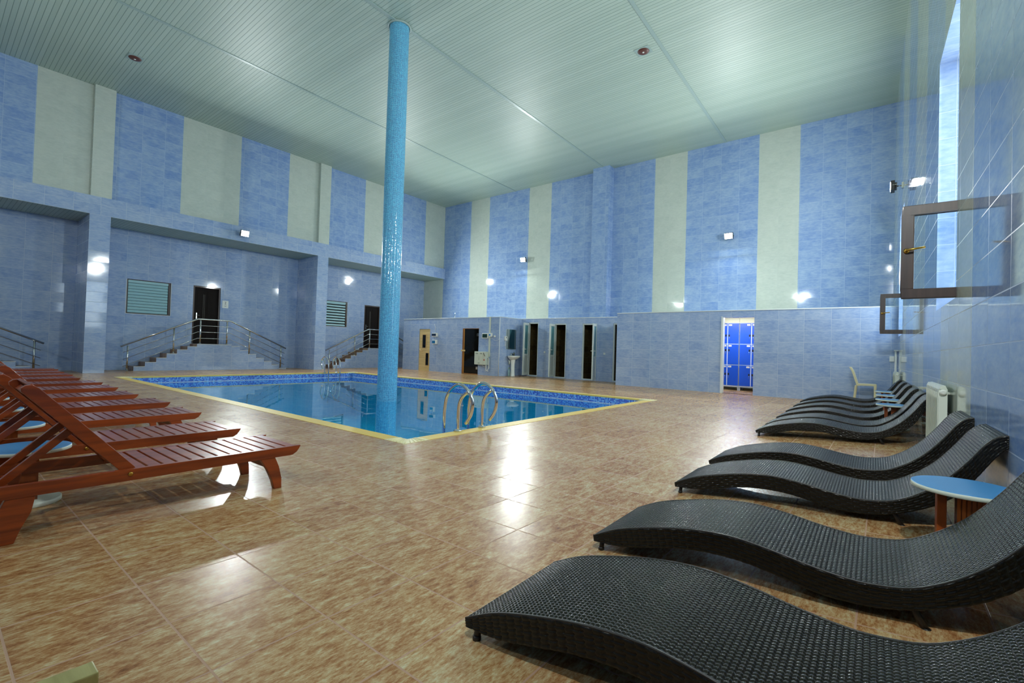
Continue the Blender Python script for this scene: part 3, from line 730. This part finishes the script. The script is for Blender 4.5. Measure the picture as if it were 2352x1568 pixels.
q = MB(); q.tube([(.16, -.17, .2), (.2, -.2, .16), (.24, -.19, .09), (.25, -.1, .05)], .008, 6); q.build('cable', black_p, r)
p = MB(); p.tube([(-11.60, SY-.06, .64), (-11.55, SY-.06, .66), (-11.53, SY-.06, .60), (-11.53, SY-.06, .28), (-11.58, SY-.06, .22), (-11.62, SY-.06, .18)], .014, 8); p.tube([(-11.64, SY-.09, .60), (-11.64, SY-.09, .19), (-11.56, SY-.06, .17)], .014, 8)
p.tube([(-11.84, SY-.08, .40), (-11.80, SY-.09, .34), (-11.70, SY-.09, .32), (-11.64, SY-.09, .36)], .008, 6)
tag(p.build('water_pipe', white_p), 'bent white pipes hanging beside and under the steam generator', 'pipe')

# washbasin corner on the side wall of the sauna block
XW = -11.1
r = empty('washbasin', (XW, 13.94, 0)); tag(r, 'white ceramic washbasin on a pedestal beside the first cubicle door', 'washbasin')
b = MB(); nn = 28; rings = []
for (sc, z, cx) in ((.35, .60, .13), (.62, .635, .16), (.86, .69, .185), (.98, .735, .2), (1.0, .762, .2), (.93, .765, .2), (.80, .74, .21), (.55, .69, .22), (.2, .67, .22)):
    rings.append([(max(.012, cx+.21*sc*math.cos(2*PI*k/nn)), .285*sc*math.sin(2*PI*k/nn), z) for k in range(nn)])
for i in range(len(rings)-1):
    for k in range(nn): b.face([rings[i][k], rings[i][(k+1) % nn], rings[i+1][(k+1) % nn], rings[i+1][k]], 0, smooth=True)
b.face(rings[0][::-1]); b.face(rings[-1]); b.build('basin', cer, r)
b = MB(); b.lathe([(.095, 0), (.09, .02), (.075, .2), (.075, .45), (.10, .62), (.11, .66)], (.15, 0, 0), 20); b.build('pedestal', cer, r)
b = MB(); b.lathe([(.025, .762), (.022, .80), (.018, .86)], (.06, 0, 0), 12); b.tube([(.06, 0, .84), (.12, 0, .87), (.17, 0, .85)], .012, 8); b.box((.05, -.008, .86), (.13, .008, .875)); b.build('tap', chrome, r)
b = MB(); b.tube([(.06, -.13, .62), (.08, -.13, .5), (.06, -.1, .42)], .012, 8); b.tube([(.06, -.10, .60), (.07, -.09, .45)], .018, 8); b.build('drain_hose', grey_p, r)
b = MB(); b.lathe([(.035, .768), (.04, .775), (.04, .86), (.02, .875), (.016, .90)], (XW+.09, 14.07, 0), 14); tag(b.build('soap_bottle', hood_m), 'dark soap dispenser standing on the washbasin', 'soap dispenser')
b = MB(); b.lathe([(.04, 0), (.042, .02), (.042, .2), (.018, .26), (.018, .29)], (XW+.12, 13.76, 0), 14); b.lathe([(.02, .29), (.02, .32)], (XW+.12, 13.76, 0), 12, m=1)
tag(b.build('water_bottle', [bottle_m, green_p]), 'clear plastic bottle with green cap on the floor behind the basin pedestal', 'bottle')
r = empty('wall_mirror', (XW, 13.975, 1.38)); tag(r, 'tall mirror above the washbasin', 'mirror')
b = MB(); b.box((0, -.29, -.375), (.018, .29, .375)); b.build('backing', grey_p, r); b = MB(); b.box((.018, -.287, -.372), (.021, .287, .372)); b.build('mirror_glass', mirror_m, r); b = MB(); b.box((.018, -.25, -.35), (.12, .0, -.335)); b.build('glass_shelf', glass_w, r)
r = empty('hair_dryer', (XW, 13.62, 1.40)); tag(r, 'white wall mounted dryer holder with hanging cord beside the mirror', 'hair dryer')
b = MB(); b.box((0, -.055, -.08), (.07, .055, .085)); b.build('housing', white_p, r, bevel=.015); b = MB(); b.lathe([(.012, -.02), (.012, .03)], (.072, 0, .03), 10, R=None); b.build('hook', black_p, r)
b = MB(); b.tube([(.03, -.02, -.08), (.04, -.025, -.22), (.03, -.02, -.30)], .006, 6); b.tube([(.03, .03, -.08), (.04, .04, -.18), (.03, .03, -.26)], .006, 6); b.build('cord', white_p, r)

# cubicle doors: frame + half-open leaf
def cubicle(n, hole, side, ang, label):
    a, b, z0, z1 = hole
    r = empty('door_%d' % n, ((a+b)/2, WY+.05, 0)); tag(r, label, 'door', kind='structure'); w = (b-a)/2
    f = MB(); f.box((-w, -.03, z0), (-w+.04, .03, z1)); f.box((w-.04, -.03, z0), (w, .03, z1)); f.box((-w+.04, -.03, z1-.045), (w-.04, .03, z1)); f.box((-w+.04, -.03, z0), (w-.04, .03, z0+.03)); f.build('door_frame', upvc, r, bevel=.004)
    if side is None: return
    W = 2*w-.03; hx = -w+.02 if side < 0 else w-.02
    M = Matrix.Translation((hx, -.045, 0)) @ Matrix.Rotation(math.radians(-ang if side < 0 else ang), 4, 'Z')
    sx = 1 if side < 0 else -1
    def B(mb, x0, x1, q0, q1, t=.022, m=0):
        lo, hi = sorted((sx*x0, sx*x1)); mb.box((lo, -t, q0), (hi, t, q1), m, M)
    l = MB(); t = .085; zt, zb_, zm = z1-.03, .05, .78
    B(l, 0, t, zb_, zt); B(l, W-t, W, zb_, zt); B(l, t, W-t, zt-t, zt); B(l, t, W-t, zb_, zb_+t); B(l, t, W-t, zm, zm+.07)
    lf = l.build('leaf', upvc, r, bevel=.004)
    g = MB(); B(g, t-.01, W-t+.01, zm+.06, zt-t+.01, .008); g.build('frosted_glass', frost, lf)
    g = MB(); B(g, t-.01, W-t+.01, zb_+t-.01, zm+.01, .012); g.build('lower_panel', simple('grey_upvc', s2l(178, 186, 182), .35), lf)
    h = MB(); B(h, W-.055, W-.03, .90, 1.10, .028); p0 = [M @ Vector((sx*(W-.042), s, 1.03)) for s in (-.03, -.07)]
    for s in (-1, 1):
        h.tube([M @ Vector((sx*(W-.042), s*.02, 1.03)), M @ Vector((sx*(W-.042), s*.065, 1.03)), M @ Vector((sx*(W-.15), s*.065, 1.03))], .009, 8)
    h.build('door_handle', white_p, lf)
cubicle(6, wcd[0], -1, 80, 'half open white cubicle door next to the washbasin')
cubicle(7, wcd[1], -1, 80, 'half open white cubicle door, second from the washbasin')
cubicle(8, wcd[2], 1, 106, 'half open white cubicle door hinged on its other side, third from the washbasin')
cubicle(9, wcd[3], None, 0, 'cubicle doorway mostly hidden by the locker room wall')
wall_box('light_switch', -10.03, -9.96, .90, .97, .02, white_p, 'white light switch between the first and second cubicle doors', 'switch', y=WY, group='cubicle light switches')
wall_box('light_switch', -7.56, -7.49, .915, .985, .02, white_p, 'white light switch beside the third cubicle door', 'switch', y=WY, group='cubicle light switches')

# blue lockers behind the doorway, a lamp in the changing room
def locker(x0, nums, label):
    r = empty('locker', (x0, 15.0, 0)); tag(r, label, 'locker', 'blue lockers in the changing room'); W = .64; D = .45; zs = (.13, .745, 1.36, 1.975)
    c = MB(); c.box((0, .02, .13), (W, D, 2.14)); c.box((0, 0, .10), (W, .03, .13)); c.box((0, -.005, 1.975), (W, .03, 1.985))
    for z in zs[:-1]: c.box((0, -.004, z-.008), (W, .03, z+.008))
    for x in (0, W/2, W): c.box((x-.011, -.005, .10), (x+.011, .03, 2.0))
    c.build('body', locker_f, r)
    t = MB(); t.box((0, -.006, 1.985), (W, .02, 2.135)); t.build('top_panel', simple('cream_panel', s2l(222, 222, 196), .5), r)
    for x in (.0, W-.035):
        for yy in (.03, D-.06):
            l = MB(); l.box((x, yy, 0), (x+.035, yy+.03, .1)); l.build('leg', locker_f, r)
    for k, num in enumerate(nums):
        c_, row = k % 2, k//2; xa = c_*W/2+.012; xb = xa+W/2-.024; za = zs[2-row]+.01; zb_ = zs[3-row]-.012
        d = MB(); d.box((xa, -.012, za), (xb, .02, zb_)); dd = d.build('door', locker_b, r, bevel=.003)
        left = c_ == 1
        xi = xa+.02 if left else xb-.02; sg = 1 if left else -1
        g = MB(); lo, hi = sorted((xi, xi+sg*.085)); g.box((lo, -.0135, zb_-.065), (hi, -.012, zb_-.018)); add_text(g, num, .04, Matrix.Translation(((lo+hi)/2, -.0145, zb_-.042)) @ Matrix.Rotation(PI/2, 4, 'X'), 1)
        g.build('number_tag', [white_p, red_t], dd)
        zl = za+.24 if row < 2 else za+.33
        if row == 1: zl = za+.42
        k2 = MB(); lo, hi = sorted((xi-sg*.008, xi+sg*.032)); k2.box((lo, -.022, zl-.03), (hi, -.012, zl+.03)); k2.build('latch', black_p, dd, bevel=.003)
        y2 = MB(); y2.tube([(xi+sg*.02, -.02, zl-.03), (xi+sg*.022, -.024, zl-.12)], .004, 6); y2.build('key', chrome, dd)
locker(-3.99, ['36', '37', '40', '41', '44', '45'], 'blue locker bank seen at the hinge side of the changing room doorway')
locker(-3.345, ['38', '39', '42', '43', '46', '47'], 'blue locker bank seen at the chair side of the changing room doorway')
r = empty('ceiling_light', (-3.3, 14.2, 2.165)); tag(r, 'light tube hidden inside the changing room ceiling', 'lamp')
b = MB(); b.box((-.6, -.06, -.04), (.6, .06, 0)); b.build('housing', white_p, r)
b = MB(); b.box((-.58, -.05, -.055), (.58, .05, -.041)); b.build('diffuser', lamp_mat(34.0, (1, 1, 1, 1)), r)
jm = MB(); jm.box((ld[0], LY-.012, 0), (ld[0]+.03, LY+.16, ld[3])); jm.box((ld[0]-.02, LY-.012, 0), (ld[0], LY, ld[3]+.03))
tag(jm.build('trim_9', trim_m), 'white edge trim of the changing room doorway', 'edge trim', kind='structure')

# ------------------------------------------------------------------ pool ladders
def ladder(x, y, rz, gap, label):
    r = empty('pool_ladder', (x, y, 0), rz); tag(r, label, 'ladder', 'steel pool ladders')
    arch, _ = spline([(-.245, -.55), (-.245, .0), (-.238, .255), (-.185, .44), (-.03, .558), (.11, .525), (.20, .43), (.225, .33), (.195, .21), (.12, .11)], 46)
    st, _ = spline([(-.008, 0), (.0, .28), (.05, .41), (.155, .492)], 18)
    low = [(-.245, -.55), (-.245, -1.0)]
    for s in (0, gap):
        m = MB(); m.tube([(-.245, s, -1.0)]+[(a, s, b) for a, b in arch], .0205, 12); g = m.build('grab_rail', chrome, r)
        m = MB(); m.tube([(a, s, b) for a, b in st], .0205, 12); m.build('support', chrome, r)
        m = MB(); m.lathe([(.05, .004), (.05, .014), (.036, .024), (.022, .03)], (-.008, s, 0), 18); m.build('flange', chrome, r)
    for z in (-.35, -.62, -.9):
        m = MB(); m.box((-.29, .02, z-.012), (-.20, gap-.02, z+.012)); m.build('step', chrome, r, bevel=.004)
ladder(-3.99, 4.06, 0, .43, 'chrome pool ladder on the pool edge in front of the wicker chaises')
ladder(-15.07, 8.75+.43, PI, .43, 'chrome pool ladder on the far pool edge in front of the staircase')

# ------------------------------------------------------------------ wooden loungers
def make_lounger():
    r = empty('wooden_lounger', (0, 0, 0)); W = .28; ZT = .278
    for s in (-1, 1):
        m = MB(); x0, x1 = sorted((s*W, s*(W-.03)))
        poly = [(-1.02, ZT-.062), (.665, ZT-.062), (.695, ZT-.045), (.712, ZT-.022), (.722, ZT-.004), (.722, ZT), (-1.02, ZT)]
        m.prism(poly, 'x', x0, x1); m.build('side_rail', redwood, r, bevel=.004)
        m = MB(); x0, x1 = sorted((s*(W-.005), s*(W-.045)))
        f = [(.445, ZT-.05), (.545, ZT-.05), (.578, .15), (.597, .07), (.600, 0), (.552, 0), (.535, .06), (.50, .14)]
        m.prism(f, 'x', x0, x1); m.build('leg', redwood, r, bevel=.004)
        m = MB(); b = [(-.605, ZT-.05), (-.705, ZT-.05), (-.738, .15), (-.757, .07), (-.76, 0), (-.675, 0), (-.655, .06), (-.62, .14)]
        m.prism(b, 'x', x0, x1); m.build('leg', redwood, r, bevel=.004)
    m = MB(); m.box((-W+.03, .49, .155), (W-.03, .515, .20)); m.build('crossbar', redwood, r, bevel=.004)
    m = MB(); m.box((-W+.03, -.69, .155), (W-.03, -.665, .20)); m.build('crossbar', redwood, r, bevel=.004)
    m = MB()
    for k in range(13): m.box((-W+.03, -.222+k*.0715, ZT-.016), (W-.03, -.222+k*.0715+.0585, ZT-.001))
    for s in (-1, 1): m.box((s*(W-.05)-.018, -.25, ZT-.05), (s*(W-.05)+.018, .69, ZT-.016))
    m.build('seat_slats', redwood, r, bevel=.002, seg=1)
    A = math.radians(49); M = Matrix.Translation((0, -.235, ZT-.012)) @ Matrix.Rotation(-A, 4, 'X')      # local -y runs up the back
    back = MB()
    for s in (-1, 1):
        x0, x1 = sorted((s*(W-.034), s*(W-.064)))
        P = [(.03, -.03), (.03, .02), (0, .028), (-.60, .028), (-.63, .02), (-.645, 0), (-.645, -.02), (-.63, -.03)]
        i0 = len(back.v); back.prism(P, 'x', x0, x1)
        for i in range(i0, len(back.v)): back.v[i] = M @ back.v[i]
    back.box((-W+.05, -.605, -.024), (W-.05, -.565, .006), 0, M); back.box((-W+.05, -.30, -.026), (W-.05, -.265, .004), 0, M); back.box((-W+.05, -.055, -.024), (W-.05, -.02, .006), 0, M)
    bo = back.build('backrest', redwood, r, bevel=.003)
    sl = MB()
    for k in range(8): sl.box((-W+.064, -.075-k*.0715-.0585, .010), (W-.064, -.075-k*.0715, .024), 0, M)
    sl.build('backrest_slats', redwood, bo, bevel=.002, seg=1)
    pr = MB()
    for s in (-1, 1):
        p0 = M @ Vector((s*.12, -.33, -.02)); p1 = Vector((s*.12, p0.y-.30, .215)); d = (p1-p0)
        a = math.atan2(d.z, d.y); R = Matrix.Translation(p0) @ Matrix.Rotation(a, 4, 'X')
        pr.box((-.013, 0, -.018), (.013, d.length, .018), 0, R)
    pr.box((-W+.03, p1.y-.02, .205), (W-.03, p1.y+.02, .235)); pr.build('prop', redwood, r, bevel=.003)
    for s in (-1, 1):
        m = MB(); m.lathe([(.012, 0), (.012, .004), (.007, .007)], (s*W, -.24, ZT-.026), 12, R=Matrix.Rotation(s*PI/2, 3, 'Y')); m.build('bolt', brass, r)
    return r
loungers = [(-3.242, 1.72), (-4.179, 1.698), (-5.347, 1.80), (-6.42, 1.84), (-7.53, 1.81), (-8.70, 1.85), (-9.76, 1.88), (-10.92, 1.80), (-11.93, 1.86), (-12.85, 1.87), (-13.9, 1.93)]
lab = ['red-brown slatted wooden lounger at the open end of the row, closest to the wicker chaises', 'red-brown slatted wooden lounger, second along the row from its open end',
       'red-brown slatted wooden lounger, third along the row from its open end', 'red-brown slatted wooden lounger, fourth along the row from its open end',
       'red-brown slatted wooden lounger, fifth along the row from its open end', 'red-brown slatted wooden lounger in the exact middle of the row of eleven',
       'red-brown slatted wooden lounger, fifth along the row from the staircase end', 'red-brown slatted wooden lounger, fourth along the row from the staircase end',
       'red-brown slatted wooden lounger, third along the row from the staircase end', 'red-brown slatted wooden lounger, second along the row from the staircase end',
       'red-brown slatted wooden lounger at the staircase end of the row']
proto = make_lounger()
for i, (x, y) in enumerate(loungers):
    o = proto if i == 0 else copy_tree(proto)
    o.location = (x-.28, y-.722, 0); tag(o, lab[i], 'lounger', 'wooden loungers in a row beside the pool')

# ------------------------------------------------------------------ side tables
def make_table():
    r = empty('side_table', (0, 0, 0)); H = .335
    t = MB(); t.lathe([(.196, H-.022), (.2, H-.02), (.2, H-.002)], (0, 0, 0), 44, m=1, capt=False); t.lathe([(.2, H-.002), (.197, H)], (0, 0, 0), 44, m=0, capb=False)
    t.build('tabletop', [blue_lam, pale_edge], r)
    p = MB(); p.box((-.105, -.05, .028), (-.07, .05, H-.022)); p.build('leg', tablewood, r, bevel=.003)
    p = MB()
    for k in range(6): p.box((-.035+k*.017, -.055, .028), (-.035+k*.017+.0125, .05, H-.022))
    p.box((-.035, -.048, .028), (.062, .045, H-.022)); p.build('leg', tablewood, r)
    b = MB(); b.lathe([(.16, 0), (.165, .006), (.165, .024), (.16, .028)], (0, 0, 0), 32, m=1); b.build('base', [blue_lam, pale_edge], r)
    return r
tabs = [(.31, 3.08, 'round blue side table standing between the second and third wicker chaises'), (.115, 8.14, 'round blue side table at the head of the sixth wicker chaise counted from the camera'),
        (.10, 9.17, 'round blue side table just beyond the seventh wicker chaise counted from the camera'), (.09, 10.3, 'round blue side table just beyond the eighth wicker chaise counted from the camera'), (.065, 11.5, 'round blue side table in front of the cream plastic chair')]
wt_ = [(-3.99, .43, 'round blue side table behind the raised backrest of the open-end wooden lounger'), (-5.04, .44, 'round blue side table by the second and third wooden loungers'),
       (-6.17, .44, 'round blue side table by the third and fourth wooden loungers'), (-7.25, .44, 'round blue side table by the fourth and fifth wooden loungers')]
tp = make_table(); first = True
for x, y, l in tabs+wt_:
    o = tp if first else copy_tree(tp); first = False
    o.location = (x, y, FZ(x, y)); tag(o, l, 'table', 'round blue side tables')

# ------------------------------------------------------------------ wicker chaises
TOP = [(0, .068), (.14, .134), (.33, .188), (.49, .22), (.64, .231), (.78, .219), (.91, .198), (1.02, .185), (1.11, .184), (1.22, .202), (1.30, .240), (1.38, .297), (1.46, .375), (1.54, .480), (1.60, .572), (1.64, .616), (1.675, .633), (1.705, .628), (1.725, .612)]
BOT = [(.005, .042), (.14, .052), (.30, .09), (.43, .122), (.56, .139), (.70, .139), (.83, .121), (.94, .102), (1.03, .098), (1.14, .108), (1.25, .138), (1.36, .188), (1.44, .240), (1.52, .318), (1.58, .412), (1.64, .512), (1.685, .568), (1.722, .585)]
def weave(U, V, A, B):
    s = V-np.floor(V)-.5; t = U-np.floor(U)-.5
    sj = np.where(np.floor(V) % 2 == 0, 1., -1.); si = np.where(np.floor(U) % 2 == 0, 1., -1.)
    return np.maximum(A*np.tanh(1.9*np.sin(PI*U))*sj-B*(2*s)**4, -A*np.tanh(1.9*np.sin(PI*V))*si-B*(2*t)**4)
def sheet(name, P, mat, parent, uv=None):
    """P: (n,m,3) array -> smooth quad sheet"""
    n, m = P.shape[:2]
    me = bpy.data.meshes.new(name)
    idx = np.arange(n*m).reshape(n, m)
    q = np.stack([idx[:-1, :-1], idx[1:, :-1], idx[1:, 1:], idx[:-1, 1:]], -1).reshape(-1, 4)
    me.vertices.add(n*m); me.vertices.foreach_set('co', P.reshape(-1).astype(np.float32))
    me.loops.add(q.size); me.loops.foreach_set('vertex_index', q.reshape(-1).astype(np.int32))
    me.polygons.add(len(q)); me.polygons.foreach_set('loop_start', np.arange(0, q.size, 4, dtype=np.int32)); me.polygons.foreach_set('loop_total', np.full(len(q), 4, dtype=np.int32))
    me.polygons.foreach_set('use_smooth', np.ones(len(q), dtype=bool)); me.update(calc_edges=True); me.validate()
    me.materials.append(mat); o = bpy.data.objects.new(name, me); COL.objects.link(o); o.parent = parent
    return o
def make_chaise():
    r = empty('wicker_chaise', (0, 0, 0)); W = .285; C = .0158; K = 5
    _, L = spline(TOP, 10); nu = int(round(L/C)); nv = int(round(2*W/C))
    top, _ = spline(TOP, nu*K); tg = np.gradient(top, axis=0); tg /= np.linalg.norm(tg, axis=1, keepdims=True); nr = np.stack([-tg[:, 1], tg[:, 0]], 1)
    U = np.arange(nu*K+1)/K; V = np.arange(nv*K+1)/K
    H = weave(U[:, None], V[None, :], .0042, .0030)
    P = np.zeros((len(U), len(V), 3)); P[..., 0] = top[:, None, 0]+nr[:, None, 0]*H; P[..., 2] = top[:, None, 1]+nr[:, None, 1]*H; P[..., 1] = (V*C-nv*C/2)[None, :]
    sheet('woven_top', P[:, ::-1], wick, r)
    # woven sides
    bot, _ = spline(BOT, nu*K)
    for s in (-1, 1):
        nh = 6; Vs = np.linspace(0, nh, nh*4+1); Hs = weave(U[:, None]*.5, Vs[None, :]+.0, .0042, .002)
        f = (Vs/nh)[None, :, None]; Q = np.zeros((len(U), len(Vs), 3))
        xz = top[:, None, :]*(1-f)+bot[:, None, :]*f
        Q[..., 0] = xz[..., 0]; Q[..., 2] = xz[..., 1]; Q[..., 1] = s*(W-.002)+s*Hs
        sheet('side_panel', Q if s < 0 else Q[:, ::-1], wick, r)
        m = MB(); m.tube([(a, s*(W-.004), b+.001) for a, b in top[::10]], .0042, 6); m.build('edge_binding', wick_side, r)
    m = MB(); g = [[(a, y, b) for y in (-W+.003, W-.003)] for a, b in bot[::10]]; m.grid(g); m.build('underside', wick_side, r)
    for (pt, pb_) in ((top[0], bot[0]), (top[-1], bot[-1])):
        nh = 6; Vv = V; F = np.linspace(0, 1, nh*4+1); Hh = weave(V[:, None], (F*nh)[None, :], .003, .0015)
        Q = np.zeros((len(V), len(F), 3)); sg = -1 if pt[0] < 1 else 1
        Q[..., 0] = pt[0]*(1-F)+pb_[0]*F+sg*Hh; Q[..., 1] = (V*C-nv*C/2)[:, None]; Q[..., 2] = (pt[1]*(1-F)+pb_[1]*F)[None, :]
        sheet('end_panel', Q, wick, r)
    for (x, z0, z1, dx) in ((.035, 0.0, .05, .0), (1.275, .062, .165, -.05)):
        for s in (-1, 1):
            m = MB(); m.tube([(x+dx, s*(W-.035), z1), (x+dx*.5, s*(W-.03), (z0+z1)/2), (x, s*(W-.025), z0+.006)], .0125, 8); m.lathe([(.015, z0), (.015, z0+.012), (.012, z0+.016)], (x, s*(W-.025), 0), 10); m.build('leg', wick_side, r)
    return r
chs = [1.205, 2.165, 3.45, 4.39, 6.64, 7.38, 8.40, 9.5, 10.62, 11.82]
cl = ['black wicker wave chaise in front of all the others, cut off by the picture edge', 'black wicker wave chaise second from the camera with a blue table beyond it', 'black wicker wave chaise just beyond the first blue side table',
      'black wicker wave chaise whose head rests below the near radiator', 'black wicker wave chaise just beyond the near radiator', 'black wicker wave chaise, sixth counted from the camera',
      'black wicker wave chaise, seventh counted from the camera, beyond a blue table', 'black wicker wave chaise, eighth counted from the camera', 'black wicker wave chaise, last but one before the cream chair', 'black wicker wave chaise closest to the cream plastic chair']
cp = make_chaise()
for i, y in enumerate(chs):
    o = cp if i == 0 else copy_tree(cp)
    o.location = (WX(y+.285)-.015-1.725+.055, y+.285, 0); o.rotation_euler = (0, 0, math.atan(.0272)*.5); tag(o, cl[i], 'chaise', 'black wicker chaises along the wall')

# ------------------------------------------------------------------ cream chair
r = empty('plastic_chair', (-.30, 12.95, FZ(-.3, 12.95))); tag(r, 'cream plastic chair standing side-on by the far corner', 'chair'); f0 = r.location.z
def zz(z): return z-f0
s = MB()
prof = [(-.16, zz(.478)), (-.08, zz(.482)), (.06, zz(.486)), (.165, zz(.484)), (.178, zz(.47)), (.178, zz(.438)), (.165, zz(.444)), (.06, zz(.45)), (-.08, zz(.446)), (-.16, zz(.44))]
s.prism(prof[::-1], 'y', -.19, .19, smooth=False); s.build('seat', cream_p, r, bevel=.006)
s = MB(); bk, _ = spline([(-.15, zz(.46)), (-.17, zz(.52)), (-.2, zz(.62)), (-.228, zz(.72)), (-.262, zz(.80)), (-.29, zz(.84))], 14)
poly = [(a+.014, b) for a, b in bk]+[(a-.020, b-.004) for a, b in bk[::-1]]
s.prism(poly, 'y', -.19, .19); s.build('backrest', cream_p, r, bevel=.006)
for y in (-.165, .165):
    m = MB(); m.prism([(-.16, zz(.455)), (-.20, zz(.44)), (-.235, 0), (-.20, 0)], 'y', y-.022, y+.022); m.build('leg', cream_p, r, bevel=.006)
    m = MB(); m.prism([(.13, zz(.45)), (.135, 0), (.165, 0), (.178, zz(.45))], 'y', y-.022, y+.022); m.build('leg', cream_p, r, bevel=.006)

# ------------------------------------------------------------------ radiators and pipes
def radiator(y0, n, zt, zb_, label):
    L = n*.082; yc = y0+L/2
    r = empty('radiator', (WX(yc), yc, 0), math.atan(.0272)); tag(r, label, 'radiator', 'white sectional radiators under the windows')
    s = MB()
    for k in range(n):
        a = -L/2+k*.082
        poly = [(a+.002, -.032), (a+.012, -.088), (a+.07, -.088), (a+.08, -.032)]
        s.prism([(p[1], p[0]) for p in poly][::-1], 'z', zb_+.02, zt-.03)
        s.prism([(-.085, zt-.03), (-.075, zt-.004), (-.045, zt), (-.034, zt-.03)][::-1], 'y', a+.002, a+.08)
        s.box((-.0915, a+.038, zb_+.05), (-.088, a+.044, zt-.06))
    s.build('sections', rad_m, r)
    for z in (zt-.055, zb_+.055):
        m = MB(); m.tube([(-.06, -L/2-.012, z), (-.06, L/2+.012, z)], .022, 12); m.build('header_pipe', rad_m, r)
    for k in (-1, 1):
        m = MB(); m.box((-.04, k*L*.3-.012, zt-.08), (0, k*L*.3+.012, zt-.06)); m.build('wall_bracket', rad_m, r)
    m = MB(); m.lathe([(.024, 0), (.024, .012), (.012, .018)], (-.06, -L/2-.003, zt-.055), 14, R=Matrix.Rotation(PI/2, 3, 'X')); m.build('end_plug', white_p, r)
radiator(5.39, 12, .805, .2, 'white sectional radiator under the window with the large open casement')
radiator(12.2, 12, .782, .2, 'white sectional radiator in the far corner behind the wicker chaises')
p = MB(); p.tube([(.20, 13.46, .12), (.20, 13.46, 1.22)], .022, 10); p.box((.165, 13.43, 1.22), (.235, 13.49, 1.25)); tag(p.build('heating_pipe', white_p), 'white vertical pipe in the far corner beside the radiator', 'pipe')
p = MB(); p.box((.09, 13.44, .985), (.175, 13.5, 1.105)); tag(p.build('junction_box', white_p, bevel=.006), 'small white box on the wall beside the corner pipe', 'electric box')

# plank end on the floor by the loungers
p = MB(); M = Matrix.Translation((-1.785, .28, 0)) @ Matrix.Rotation(math.radians(90), 4, 'Z'); p.box((-.30, -.02, .0), (.08, .055, .035), 0, M)
tag(p.build('wooden_plank', plank_m, bevel=.004), 'pale wooden plank lying on the floor beside the open-end wooden lounger', 'plank')

# ------------------------------------------------------------------ world, camera, render look
w = bpy.data.worlds.new('World'); SC.world = w; w.use_nodes = True
bg = w.node_tree.nodes['Background']; bg.inputs[1].default_value = 3.5
wt2 = w.node_tree; gz = wt2.nodes.new('ShaderNodeSeparateXYZ'); tcw = wt2.nodes.new('ShaderNodeTexCoord'); wt2.links.new(tcw.outputs['Generated'], gz.inputs[0])
wrp = wt2.nodes.new('ShaderNodeValToRGB'); wt2.links.new(gz.outputs[2], wrp.inputs[0]); wt2.links.new(wrp.outputs[0], bg.inputs[0])
wrp.color_ramp.elements[0].position = 0.0; wrp.color_ramp.elements[0].color = (.85, .9, .95, 1); wrp.color_ramp.elements[1].position = .06; wrp.color_ramp.elements[1].color = (.80, .90, 1.0, 1)
cam = bpy.data.cameras.new('Camera'); co = bpy.data.objects.new('Camera', cam); COL.objects.link(co); SC.camera = co
F, YAW, PIT, ROL = 1083.07, 0.66879, 0.0168465, 0.030501
cam.sensor_fit = 'HORIZONTAL'; cam.sensor_width = 36; cam.lens = F/2352*36; cam.clip_start = .02; cam.clip_end = 200
fw = Vector((-math.sin(YAW)*math.cos(PIT), math.cos(YAW)*math.cos(PIT), math.sin(PIT))); ri = Vector((math.cos(YAW), math.sin(YAW), 0)); up = ri.cross(fw)
r2 = ri*math.cos(ROL)+up*math.sin(ROL); u2 = -ri*math.sin(ROL)+up*math.cos(ROL)
co.matrix_world = Matrix(((r2.x, u2.x, -fw.x, 0), (r2.y, u2.y, -fw.y, 0), (r2.z, u2.z, -fw.z, 1.0), (0, 0, 0, 1)))
vs = SC.view_settings; SC.display_settings.display_device = 'sRGB'; vs.view_transform = 'Standard'; vs.look = 'None'; vs.gamma = 1; vs.exposure = 1.3; vs.use_curve_mapping = False
cy = SC.cycles; cy.use_denoising = True; cy.max_bounces = 10; cy.diffuse_bounces = 5; cy.glossy_bounces = 5; cy.transparent_max_bounces = 12; cy.sample_clamp_indirect = 6.0; cy.sample_clamp_direct = 0; cy.caustics_reflective = False; cy.caustics_refractive = False; cy.blur_glossy = .6
